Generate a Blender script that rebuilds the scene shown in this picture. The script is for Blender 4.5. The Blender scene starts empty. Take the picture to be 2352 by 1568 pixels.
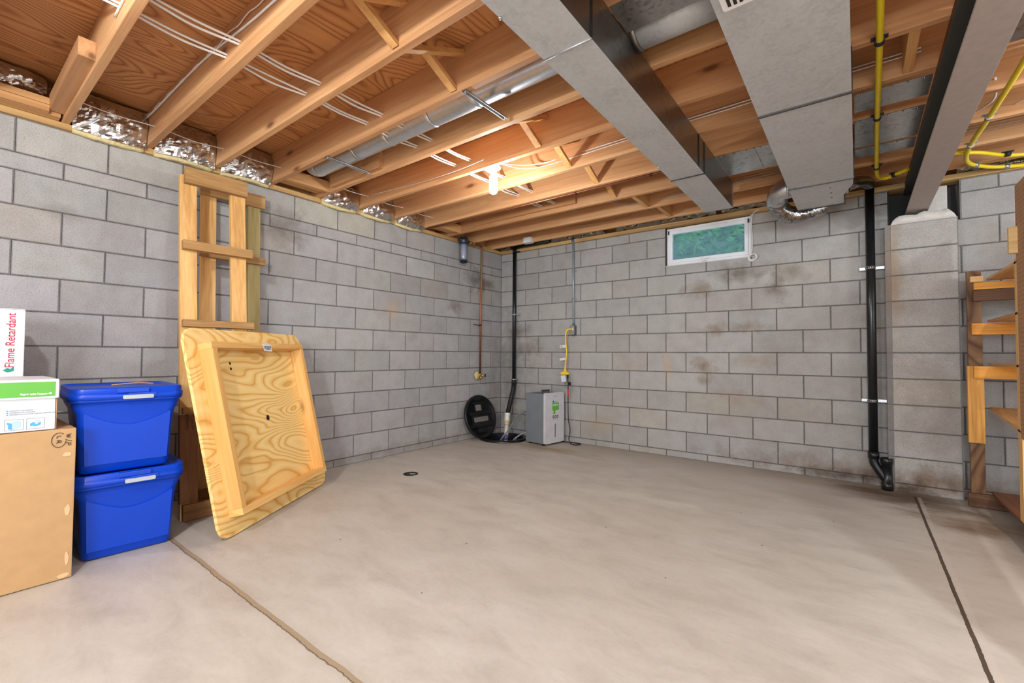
import bpy, bmesh, math, random
from mathutils import Vector, Matrix, noise as mnoise
random.seed(7)
PI = math.pi
SC = bpy.context.scene
COL = SC.collection

# ------------------------------------------------------------------ helpers
def lin(r, g, b):
    f = lambda c: (c/255/12.92) if c/255 <= .04045 else ((c/255+.055)/1.055)**2.4
    return (f(r), f(g), f(b), 1)

def new_mat(name):
    m = bpy.data.materials.new(name); m.use_nodes = True
    nt = m.node_tree; b = nt.nodes['Principled BSDF']
    return m, nt, b

def nd(nt, t, ins=None, **kw):
    n = nt.nodes.new(t)
    for k, v in kw.items(): setattr(n, k, v)
    for k, v in (ins or {}).items():
        if hasattr(v, 'is_output') or hasattr(v, 'links'): nt.links.new(v, n.inputs[k])
        else: n.inputs[k].default_value = v
    return n

def ramp(nt, fac, stops):
    r = nd(nt, 'ShaderNodeValToRGB', {0: fac})
    e = r.color_ramp.elements
    while len(e) < len(stops): e.new(.5)
    for el, (p, c) in zip(e, stops): el.position = p; el.color = c if len(c) == 4 else (*c, 1)
    return r.outputs[0]

def mixc(nt, fac, a, b, mode='MIX'):
    n = nt.nodes.new('ShaderNodeMix'); n.data_type = 'RGBA'; n.blend_type = mode
    for i, v in ((0, fac), (6, a), (7, b)):
        if hasattr(v, 'links'): nt.links.new(v, n.inputs[i])
        else: n.inputs[i].default_value = v
    return n.outputs[2]

def mth(nt, op, a, b=0., c=None, clamp=False):
    n = nt.nodes.new('ShaderNodeMath'); n.operation = op; n.use_clamp = clamp
    for i, v in enumerate((a, b, c)):
        if v is None: continue
        if hasattr(v, 'links'): nt.links.new(v, n.inputs[i])
        else: n.inputs[i].default_value = v
    return n.outputs[0]

def plain(name, rgb, rough=.55, metal=0., emit=None, spec=.5, bump=0, bscale=80, var=.06):
    m, nt, b = new_mat(name)
    tc = nd(nt, 'ShaderNodeTexCoord')
    ns = nd(nt, 'ShaderNodeTexNoise', {'Vector': tc.outputs['Object'], 'Scale': bscale if bump else 9., 'Detail': 4.})
    c = lin(*rgb)
    col = ramp(nt, ns.outputs[0], [(.3, tuple(x*(1-var) for x in c[:3])), (.7, tuple(min(1, x*(1+var)) for x in c[:3]))])
    nt.links.new(col, b.inputs['Base Color'])
    b.inputs['Roughness'].default_value = rough; b.inputs['Metallic'].default_value = metal
    b.inputs['Specular IOR Level'].default_value = spec
    if emit: b.inputs['Emission Color'].default_value = lin(*rgb); b.inputs['Emission Strength'].default_value = emit
    if bump:
        bp = nd(nt, 'ShaderNodeBump', {'Height': ns.outputs[0], 'Strength': bump, 'Distance': .01})
        nt.links.new(bp.outputs[0], b.inputs['Normal'])
    return m

def wood(name, light, mid, dark, axis='x', knots=.5, rough=.6, grain=1., rings=0., spots=0.):
    """lumber with streaky grain along one axis, optional contour rings and knots"""
    m, nt, b = new_mat(name)
    tc = nd(nt, 'ShaderNodeTexCoord'); oi = nd(nt, 'ShaderNodeObjectInfo')
    sh = nd(nt, 'ShaderNodeVectorMath', {0: (13.7, 7.3, 5.1)}, operation='SCALE'); nt.links.new(oi.outputs['Random'], sh.inputs['Scale'])
    ad = nd(nt, 'ShaderNodeVectorMath', {0: tc.outputs['Object'], 1: sh.outputs[0]}, operation='ADD')
    def sc(along, across):
        v = [across]*3; v['xyz'.index(axis)] = along
        return nd(nt, 'ShaderNodeMapping', {'Vector': ad.outputs[0], 'Scale': v}).outputs[0]
    fine = nd(nt, 'ShaderNodeTexNoise', {'Vector': sc(1.5, 60), 'Scale': 1.6, 'Detail': 5., 'Roughness': .6, 'Distortion': .3}).outputs[0]
    broad = nd(nt, 'ShaderNodeTexNoise', {'Vector': sc(.45, 7), 'Scale': 1.2, 'Detail': 2., 'Distortion': .3}).outputs[0]
    if rings:
        base = nd(nt, 'ShaderNodeTexNoise', {'Vector': sc(1.0, 3.1), 'Scale': 1.05*rings, 'Detail': 1.6, 'Roughness': .4, 'Distortion': .35}).outputs[0]
        fr_ = mth(nt, 'FRACT', mth(nt, 'MULTIPLY', base, 26.))
        rg = ramp(nt, fr_, [(.0, (.1,)*3), (.12, (.55,)*3), (.5, (.95,)*3), (.78, (.8,)*3), (.97, (.25,)*3)])
        f = mth(nt, 'ADD', mth(nt, 'MULTIPLY', rg, .72), mth(nt, 'ADD', mth(nt, 'MULTIPLY', fine, .22), mth(nt, 'MULTIPLY', broad, .06)))
    else:
        s = mth(nt, 'SINE', mth(nt, 'MULTIPLY', broad, 46.))
        f = mth(nt, 'ADD', mth(nt, 'MULTIPLY', s, .06*grain), mth(nt, 'ADD', mth(nt, 'MULTIPLY', fine, .55*grain), mth(nt, 'SUBTRACT', mth(nt, 'MULTIPLY', broad, .9), .22)))
    col = ramp(nt, f, [(.15, lin(*dark)), (.5, lin(*mid)), (.85, lin(*light))])
    if knots:
        vo = nd(nt, 'ShaderNodeTexVoronoi', {'Vector': sc(2.2, 6.5), 'Scale': 1., 'Randomness': 1.})
        kn = ramp(nt, vo.outputs['Distance'], [(.0, (1, 1, 1)), (.07, (.9,)*3), (.12, (.35,)*3), (.2, (0, 0, 0))])
        sel = mth(nt, 'GREATER_THAN', nd(nt, 'ShaderNodeSeparateColor', {0: vo.outputs['Color']}).outputs[0], 1-knots)
        col = mixc(nt, mth(nt, 'MULTIPLY', mth(nt, 'MULTIPLY', kn, sel), .85), col, lin(95, 55, 28))
    if spots:
        vo2 = nd(nt, 'ShaderNodeTexVoronoi', {'Vector': sc(9, 42), 'Scale': .8})
        k2 = ramp(nt, vo2.outputs['Distance'], [(.05, (1, 1, 1)), (.16, (0, 0, 0))])
        sel2 = mth(nt, 'MULTIPLY', mth(nt, 'GREATER_THAN', nd(nt, 'ShaderNodeSeparateColor', {0: vo2.outputs['Color']}).outputs[1], 1-spots), mth(nt, 'GREATER_THAN', broad, .5))
        col = mixc(nt, mth(nt, 'MULTIPLY', mth(nt, 'MULTIPLY', k2, sel2), .8), col, lin(70, 38, 22))
    rv = mth(nt, 'MULTIPLY_ADD', oi.outputs['Random'], .16, .92)
    col = mixc(nt, 1., col, nd(nt, 'ShaderNodeCombineColor', {0: rv, 1: rv, 2: rv}).outputs[0], 'MULTIPLY')
    nt.links.new(col, b.inputs['Base Color'])
    b.inputs['Roughness'].default_value = rough; b.inputs['Specular IOR Level'].default_value = .3
    bp = nd(nt, 'ShaderNodeBump', {'Height': fine, 'Strength': .25, 'Distance': .002})
    nt.links.new(bp.outputs[0], b.inputs['Normal'])
    return m

def galv(name, rgb=(165, 168, 170), rough=.42, smudge=.35, aniso='y', metal=.75, rv=.22):
    m, nt, b = new_mat(name)
    tc = nd(nt, 'ShaderNodeTexCoord')
    vo = nd(nt, 'ShaderNodeTexVoronoi', {'Vector': tc.outputs['Object'], 'Scale': 70.})
    sp = nd(nt, 'ShaderNodeSeparateColor', {0: vo.outputs['Color']}).outputs[0]
    n1 = nd(nt, 'ShaderNodeTexNoise', {'Vector': tc.outputs['Object'], 'Scale': 5., 'Detail': 6., 'Roughness': .65, 'Distortion': .6}).outputs[0]
    c = lin(*rgb)
    f = mth(nt, 'ADD', mth(nt, 'MULTIPLY', sp, .25), mth(nt, 'MULTIPLY', n1, .75))
    col = ramp(nt, f, [(.28, tuple(x*(1-smudge) for x in c[:3])), (.46, c[:3]), (.8, tuple(min(1, x*1.12) for x in c[:3]))])
    nt.links.new(col, b.inputs['Base Color'])
    b.inputs['Metallic'].default_value = metal
    rr = mth(nt, 'MULTIPLY_ADD', n1, rv, rough-rv/2); nt.links.new(rr, b.inputs['Roughness'])
    return m

def foilm(name, rgb=(205, 205, 205), sc=22., strength=1., rough=.16):
    m, nt, b = new_mat(name)
    tc = nd(nt, 'ShaderNodeTexCoord')
    v = nd(nt, 'ShaderNodeTexVoronoi', {'Vector': tc.outputs['Object'], 'Scale': sc}, feature='SMOOTH_F1')
    n1 = nd(nt, 'ShaderNodeTexNoise', {'Vector': tc.outputs['Object'], 'Scale': sc*1.4, 'Detail': 5., 'Distortion': 1.2})
    h = mth(nt, 'ADD', v.outputs['Distance'], mth(nt, 'MULTIPLY', n1.outputs[0], .7))
    bp = nd(nt, 'ShaderNodeBump', {'Height': h, 'Strength': strength, 'Distance': .012})
    nt.links.new(bp.outputs[0], b.inputs['Normal'])
    b.inputs['Base Color'].default_value = lin(*rgb); b.inputs['Metallic'].default_value = 1.; b.inputs['Roughness'].default_value = rough
    return m

# --- bmesh shape helpers
def bmn(): return bmesh.new()
def box(bm, x0, x1, y0, y1, z0, z1, M=None, bev=0., seg=2):
    g = bmesh.ops.create_cube(bm, size=1)['verts']
    S = Matrix.Translation(((x0+x1)/2, (y0+y1)/2, (z0+z1)/2)) @ Matrix.Diagonal((abs(x1-x0), abs(y1-y0), abs(z1-z0), 1))
    bmesh.ops.transform(bm, matrix=(M @ S) if M else S, verts=g)
    if bev:
        es = list({e for v in g for e in v.link_edges})
        bmesh.ops.bevel(bm, geom=es, offset=bev, segments=seg, profile=.6, affect='EDGES')
    return bm
def spline(pts, n=8):
    P = [Vector(p) for p in pts]
    if len(P) < 3: return P
    out = []
    for i in range(len(P)-1):
        p0 = P[max(i-1, 0)]; p1 = P[i]; p2 = P[i+1]; p3 = P[min(i+2, len(P)-1)]
        for k in range(n):
            t = k/n
            out.append(.5*((2*p1)+(-p0+p2)*t+(2*p0-5*p1+4*p2-p3)*t*t+(-p0+3*p1-3*p2+p3)*t**3))
    out.append(P[-1]); return out
def tube(bm, pts, r, seg=10, smooth=0, cap=True, flat=1.):
    P = spline(pts, smooth) if smooth else [Vector(p) for p in pts]
    rs = r if isinstance(r, (list, tuple)) else [r]*len(P)
    up = Vector((0, 0, 1)); t0 = (P[1]-P[0]).normalized()
    if abs(t0.z) > .9: up = Vector((1, 0, 0))
    nrm = (up - t0*up.dot(t0)).normalized(); rings = []
    for i, p in enumerate(P):
        t = (P[min(i+1, len(P)-1)]-P[max(i-1, 0)]).normalized()
        nrm = (nrm - t*nrm.dot(t)).normalized(); bi = t.cross(nrm)
        rings.append([bm.verts.new(p + (nrm*math.cos(a)*flat+bi*math.sin(a))*rs[i]) for a in [2*PI*k/seg for k in range(seg)]])
    for a, b in zip(rings, rings[1:]):
        for k in range(seg):
            f = bm.faces.new((a[k], a[(k+1) % seg], b[(k+1) % seg], b[k])); f.smooth = True
    if cap: bm.faces.new(rings[0][::-1]); bm.faces.new(rings[-1])
    return bm
def lathe(bm, prof, M=None, seg=32, smooth=True):
    """prof list of (r, z); closed at ends when r==0"""
    rings = []
    for r, z in prof:
        if r < 1e-6: rings.append([bm.verts.new((0, 0, z))])
        else: rings.append([bm.verts.new((r*math.cos(2*PI*k/seg), r*math.sin(2*PI*k/seg), z)) for k in range(seg)])
    vs = [v for r in rings for v in r]
    for a, b in zip(rings, rings[1:]):
        for k in range(seg):
            if len(a) == 1 and len(b) == 1: continue
            if len(a) == 1: f = bm.faces.new((a[0], b[k], b[(k+1) % seg]))
            elif len(b) == 1: f = bm.faces.new((a[k], b[0], a[(k+1) % seg]))
            else: f = bm.faces.new((a[k], a[(k+1) % seg], b[(k+1) % seg], b[k]))
            f.smooth = smooth
    if M: bmesh.ops.transform(bm, matrix=M, verts=vs)
    return bm
def prism(bm, poly, z0, z1, M=None, bev=0.):
    a = [bm.verts.new((x, y, z0)) for x, y in poly]; b = [bm.verts.new((x, y, z1)) for x, y in poly]
    n = len(poly); fs = [bm.faces.new(a[::-1]), bm.faces.new(b)]
    for i in range(n): fs.append(bm.faces.new((a[i], a[(i+1) % n], b[(i+1) % n], b[i])))
    if bev:
        es = list({e for e in fs[1].edges} | {e for e in fs[0].edges})
        g = bmesh.ops.bevel(bm, geom=es, offset=bev, segments=2, affect='EDGES')
        if M: bmesh.ops.transform(bm, matrix=M, verts=list({v for v in bm.verts if v.is_valid}))
    elif M: bmesh.ops.transform(bm, matrix=M, verts=a+b)
    return bm
def rrect(w, h, r, n=5, cx=0, cy=0):
    out = []
    for (sx, sy, a0) in ((1, 1, 0), (-1, 1, 90), (-1, -1, 180), (1, -1, 270)):
        for k in range(n+1):
            a = math.radians(a0+90*k/n)
            out.append((cx+sx*(w/2-r)+r*math.cos(a), cy+sy*(h/2-r)+r*math.sin(a)))
    return out
def frame(o, ex, ey, ez=None):
    ex = Vector(ex).normalized(); ey = Vector(ey); ey = (ey-ex*ey.dot(ex)).normalized(); ez = ex.cross(ey)
    M = Matrix((ex, ey, ez)).transposed().to_4x4(); M.translation = Vector(o); return M

def tag(o, label=None, cat=None, group=None, kind=None):
    if label: o['label'] = label
    if cat: o['category'] = cat
    if group: o['group'] = group
    if kind: o['kind'] = kind
    return o
def obj(name, bm, m, parent=None, normals=True, label=None, smooth=False):
    if normals: bmesh.ops.recalc_face_normals(bm, faces=bm.faces)
    me = bpy.data.meshes.new(name); bm.to_mesh(me); bm.free()
    if smooth:
        for p in me.polygons: p.use_smooth = True
    o = bpy.data.objects.new(name, me); COL.objects.link(o)
    me.materials.append(m)
    if parent:
        o.parent = parent
        o.matrix_parent_inverse = parent_world(parent).inverted()
    if label: o['label'] = label
    return o
_W = {}
def parent_world(p): return _W.get(p.name, Matrix.Identity(4))
def thing(name, label, cat, loc=(0, 0, 0), group=None):
    """an Empty at the base of the thing; its parts are built in world coordinates"""
    o = bpy.data.objects.new(name, None); COL.objects.link(o)
    o.empty_display_size = .05; o.location = loc; _W[o.name] = Matrix.Translation(loc)
    return tag(o, label, cat, group)
def struct(name, bm, m, parent=None, label=None, cat=None):
    o = obj(name, bm, m, parent)
    if not parent: o['kind'] = 'structure'
    if label: o['label'] = label
    if cat: o['category'] = cat
    return o
def text(name, s, size, M, m, parent, bold=0., align='LEFT', ext=.0006, sx=1.):
    c = bpy.data.curves.new(name, 'FONT'); c.body = s; c.size = size; c.extrude = ext; c.offset = bold; c.align_x = align
    t = bpy.data.objects.new(name+'_curve', c); COL.objects.link(t)
    dg = bpy.context.evaluated_depsgraph_get()
    me = bpy.data.meshes.new_from_object(t.evaluated_get(dg))
    bpy.data.objects.remove(t); bpy.data.curves.remove(c)
    me.transform(M @ Matrix.Diagonal((sx, 1, 1, 1)))
    o = bpy.data.objects.new(name, me); COL.objects.link(o); me.materials.clear(); me.materials.append(m)
    if parent: o.parent = parent; o.matrix_parent_inverse = parent_world(parent).inverted()
    return o

# ------------------------------------------------------------------ materials
JOIST = wood('joist_lumber', (218, 170, 122), (200, 148, 102), (168, 116, 74), 'x', knots=.45)
NAIL = wood('blocking_lumber', (222, 172, 118), (200, 148, 96), (160, 106, 62), 'y', knots=.25)
BRIDGE = wood('bridging_lumber', (228, 182, 124), (212, 158, 98), (178, 120, 66), 'y', knots=.3)
PLATE = wood('sill_plate_lumber', (205, 172, 118), (186, 148, 96), (140, 104, 62), 'y', knots=.2)
PLATEX = wood('sill_plate_lumber_x', (205, 172, 118), (186, 148, 96), (140, 104, 62), 'x', knots=.2)
DECK = wood('plywood_decking', (204, 148, 96), (180, 122, 74), (140, 84, 46), 'y', knots=.12, rings=.85, spots=.35)
TOPPLY = wood('yellow_pine_plywood', (248, 216, 148), (238, 194, 116), (208, 148, 66), 'x', knots=.12, rings=1.0)
APRX = wood('apron_pine_x', (243, 202, 138), (228, 176, 104), (205, 148, 84), 'x', knots=.35)
APRY = wood('apron_pine_y', (243, 202, 138), (228, 176, 104), (205, 148, 84), 'y', knots=.35)
STUD = wood('rack_pine', (246, 206, 142), (226, 176, 110), (190, 132, 72), 'z', knots=.45)
RAIL = wood('rack_rail_pine', (205, 168, 116), (176, 134, 84), (128, 90, 52), 'y', knots=.3)
GREEN = wood('treated_post', (198, 182, 126), (176, 158, 104), (138, 120, 76), 'z', knots=.3)
KICK = wood('rack_kick_board', (178, 134, 88), (146, 102, 62), (96, 62, 36), 'y', knots=.2)
DARKW = wood('stained_post', (132, 98, 68), (104, 72, 48), (70, 46, 32), 'z', knots=.3, rings=.8)
DARKX = wood('stained_board', (124, 92, 66), (98, 68, 48), (66, 44, 32), 'x', knots=.3)
ORGX = wood('amber_board', (238, 178, 92), (218, 150, 62), (180, 112, 40), 'x', knots=.35)
ORGZ = wood('amber_post', (240, 190, 112), (222, 164, 84), (188, 124, 56), 'z', knots=.4)
PALEZ = wood('pale_post', (244, 206, 146), (228, 182, 118), (200, 148, 86), 'z', knots=.2)
PALEX = wood('pale_board', (240, 205, 150), (226, 186, 128), (200, 150, 90), 'x', knots=.3)
SHELFP = wood('shelf_plywood', (224, 182, 128), (200, 152, 98), (160, 110, 66), 'y', knots=.2)
SHELFD = wood('dark_shelf_board', (150, 104, 74), (122, 80, 56), (88, 56, 40), 'y', knots=.1)
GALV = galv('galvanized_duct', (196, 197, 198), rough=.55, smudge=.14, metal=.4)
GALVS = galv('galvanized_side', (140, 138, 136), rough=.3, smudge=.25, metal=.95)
GALVR = galv('round_duct_metal', (205, 208, 212), rough=.3, smudge=.06, metal=.9, rv=.04)
PAN = galv('joist_pan_metal', (178, 178, 176), rough=.25, smudge=.5, metal=.9)
DARKSEAM = plain('dark_seam', (62, 62, 64), .5, .8)
STEELR = plain('bright_rail', (185, 187, 190), .35, .9)
FOIL = foilm('foil_facing', (206, 204, 202), 7., .8, .2)
FOILD = foilm('crumpled_dark_foil', (150, 145, 138), 14., 1.)
FIBER = plain('fiberglass', (222, 202, 150), .95, bump=.8, bscale=60)
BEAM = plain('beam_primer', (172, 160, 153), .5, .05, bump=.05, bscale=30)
BEAMD = plain('beam_web_dark', (74, 74, 68), .6, .1)  # web and top flange, darker than the bottom flange
BLACKP = plain('black_abs', (24, 25, 28), .28)
BLACKM = plain('matte_black', (26, 26, 27), .6)
PVC = plain('white_pvc', (226, 222, 212), .4)
CREAM = plain('cream_pvc', (214, 192, 150), .45)
COPPER = plain('copper', (150, 98, 74), .35, .85)
BRASS = plain('brass', (190, 160, 90), .35, .8)
FOAM = plain('spray_foam', (214, 186, 120), .8, bump=.6, bscale=50)
CONDUIT = plain('grey_conduit', (160, 170, 178), .35, .3)
BLUE = plain('tub_blue', (2, 66, 196), .34, spec=.4, var=.02)
LATCH = plain('latch_grey', (178, 184, 190), .45)
KRAFT = plain('kraft_cardboard', (192, 152, 106), .8, bump=.05, bscale=18, var=.05)
KRAFTD = plain('kraft_torn', (222, 184, 140), .9)
WHITEB = plain('white_cardboard', (216, 217, 222), .6, var=.02)
GREENP = plain('green_print', (100, 176, 68), .6, var=.02)
BLUEP = plain('blue_print', (86, 168, 214), .6)
LBLUEP = plain('light_blue_print', (180, 208, 234), .6)
REDP = plain('red_print', (186, 8, 44), .6)
TEALP = plain('teal_print', (30, 140, 120), .6)
GREYP = plain('grey_print', (150, 150, 158), .6)
INK = plain('marker_ink', (52, 44, 44), .6)
WHITEP = plain('white_print', (245, 245, 245), .6)
CABLE = plain('white_cable', (232, 228, 224), .5)
CABLEG = plain('grey_cable', (170, 150, 132), .5)
YELLOW = plain('yellow_gas_line', (236, 208, 30), .38)
YCORD = plain('yellow_cord', (240, 204, 40), .45)
REDM = plain('red_sleeve', (214, 32, 40), .5)
WHITE = plain('white_plastic', (226, 224, 224), .4)
VINYL = plain('white_vinyl', (226, 228, 234), .45)
DHG = plain('dehumidifier_grey', (118, 124, 130), .5)
DHW = plain('dehumidifier_front', (206, 204, 208), .35)
TUBE = plain('drain_hose_grey', (116, 122, 130), .35)
PEG = plain('pegboard_brown', (176, 130, 92), .8)
HOLE = plain('hole_dark', (40, 26, 18), .9)
MORTL = plain('mortar_cap', (206, 200, 194), .9, bump=.8, bscale=26)
PORC = plain('porcelain_white', (236, 232, 226), .35)
PURPLE = plain('purple_primer', (110, 96, 150), .5)

# bulb
BULB, nt_, b_ = new_mat('bulb_glow')
b_.inputs['Base Color'].default_value = (1, 1, 1, 1); b_.inputs['Emission Color'].default_value = (.95, .97, 1, 1); b_.inputs['Emission Strength'].default_value = 22.

# masonry (block faces with a per-block tint stored on the mesh)
def masonry(name, stains=()):
    m, nt, b = new_mat(name)
    tc = nd(nt, 'ShaderNodeTexCoord'); at = nd(nt, 'ShaderNodeAttribute', attribute_name='tint')
    P = tc.outputs['Object']
    fine = nd(nt, 'ShaderNodeTexNoise', {'Vector': P, 'Scale': 160., 'Detail': 3., 'Roughness': .8}).outputs[0]
    mid = nd(nt, 'ShaderNodeTexNoise', {'Vector': P, 'Scale': 7., 'Detail': 6., 'Roughness': .65}).outputs[0]
    big = nd(nt, 'ShaderNodeTexNoise', {'Vector': P, 'Scale': 1.1, 'Detail': 5., 'Roughness': .6}).outputs[0]
    vo = nd(nt, 'ShaderNodeTexVoronoi', {'Vector': P, 'Scale': 46., 'Randomness': 1.})
    pit = ramp(nt, vo.outputs['Distance'], [(.0, (1, 1, 1)), (.13, (0, 0, 0))])
    pitsel = mth(nt, 'GREATER_THAN', nd(nt, 'ShaderNodeSeparateColor', {0: vo.outputs['Color']}).outputs[0], .72)
    col = mixc(nt, 1., at.outputs['Color'], ramp(nt, fine, [(.3, (.62,)*3), (.5, (1, 1, 1)), (.75, (1.12,)*3)]), 'MULTIPLY')
    col = mixc(nt, 1., col, ramp(nt, mid, [(.3, (.86, .85, .84)), (.6, (1, 1, 1))]), 'MULTIPLY')
    col = mixc(nt, mth(nt, 'MULTIPLY', ramp(nt, big, [(.55, (0, 0, 0)), (.72, (1, 1, 1))]), .4), col, lin(150, 138, 122))
    for (c, rad, stg, rgb) in stains:
        d = nd(nt, 'ShaderNodeVectorMath', {0: P, 1: c}, operation='SUBTRACT')
        ds = nd(nt, 'ShaderNodeVectorMath', {0: d.outputs[0], 1: (1/rad[0], 1/rad[1], 1/rad[2])}, operation='MULTIPLY')
        ln = nd(nt, 'ShaderNodeVectorMath', {0: ds.outputs[0]}, operation='LENGTH').outputs['Value']
        f = mth(nt, 'SUBTRACT', 1., mth(nt, 'ADD', ln, mth(nt, 'MULTIPLY', mth(nt, 'SUBTRACT', mid, .5), 2.0)), clamp=True)
        col = mixc(nt, mth(nt, 'MULTIPLY', f, stg*.7, clamp=True), col, lin(*rgb))
    col = mixc(nt, mth(nt, 'MULTIPLY', mth(nt, 'MULTIPLY', pit, pitsel), .35), col, lin(80, 76, 72))
    nt.links.new(col, b.inputs['Base Color']); b.inputs['Roughness'].default_value = .92; b.inputs['Specular IOR Level'].default_value = .15
    h = mth(nt, 'ADD', mth(nt, 'MULTIPLY', fine, .7), mth(nt, 'MULTIPLY', mid, .8))
    bp = nd(nt, 'ShaderNodeBump', {'Height': h, 'Strength': .35, 'Distance': .006}); nt.links.new(bp.outputs[0], b.inputs['Normal'])
    return m
DK = (118, 106, 96); BR = (130, 112, 92)
WALLL = masonry('left_block_wall', [((0, -.9, 1.62), (.3, .12, .1), 1.2, DK), ((0, -.52, 2.0), (.3, .22, .2), 1.3, (96, 88, 82)), ((0, -.28, 1.98), (.3, .16, .1), 1.1, (96, 88, 82)),
    ((0, -2.95, 2.1), (.3, .3, .2), 1.0, (112, 102, 94)), ((0, -.15, .7), (.3, .2, .9), .55, (120, 112, 106)), ((0, -1.8, 1.5), (.3, .1, .12), .8, (190, 160, 130)),
    ((0, -4.25, 1.9), (.3, .16, .08), .5, (120, 112, 106)), ((0, -1.9, .05), (.3, 2.2, .09), .7, (128, 116, 106))])
WALLB = masonry('back_block_wall', [((.15, 0, .9), (.35, .3, .85), .75, (104, 98, 92)), ((.3, 0, 1.35), (.25, .3, .14), .9, (108, 98, 90)), ((.45, 0, 1.12), (.25, .3, .16), .8, (112, 102, 92)), ((2.6, 0, .95), (.16, .3, .1), 1.3, BR), ((2.62, 0, .8), (.12, .3, .07), .8, BR), ((2.95, 0, 1.85), (.3, .3, .12), 1.2, (112, 102, 94)), ((3.35, 0, 1.83), (.22, .3, .11), .9, (128, 116, 102)),
    ((3.24, 0, 1.68), (.1, .3, .17), 1.3, (116, 106, 96)), ((2.55, 0, 1.72), (.2, .3, .1), 1., BR), ((2.72, 0, 1.3), (.16, .3, .08), 1., BR), ((3.02, 0, 1.33), (.2, .3, .08), .9, BR), ((3.05, 0, 1.0), (.22, .3, .07), .7, (150, 128, 98)),
    ((2.25, 0, .95), (.06, .3, .25), .7, (190, 160, 122)), ((2.9, 0, .65), (.3, .3, .1), .7, (150, 128, 108)), ((4.0, 0, .1), (1.5, .3, .12), .9, (122, 100, 80)), ((3.8, 0, .05), (.5, .3, .07), 1.2, (80, 66, 56)), ((1.5, 0, .25), (.25, .3, .13), .7, (176, 160, 136)), ((4.0, 0, 1.2), (.12, .3, 1.2), .6, (122, 110, 100)), ((4.9, 0, 1.9), (.5, .3, .2), .6, (150, 138, 128))])
WALLP = masonry('pilaster_block', [((4.07, -.1, 1.7), (.07, .2, .7), 1., (150, 128, 104)), ((4.25, -.1, .12), (.3, .3, .13), 1.2, (120, 90, 66)), ((4.1, -.1, .03), (.3, .3, .12), 1.3, (84, 68, 58)), ((4.35, -.1, .6), (.3, .3, .5), .7, (142, 132, 126))])

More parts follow.
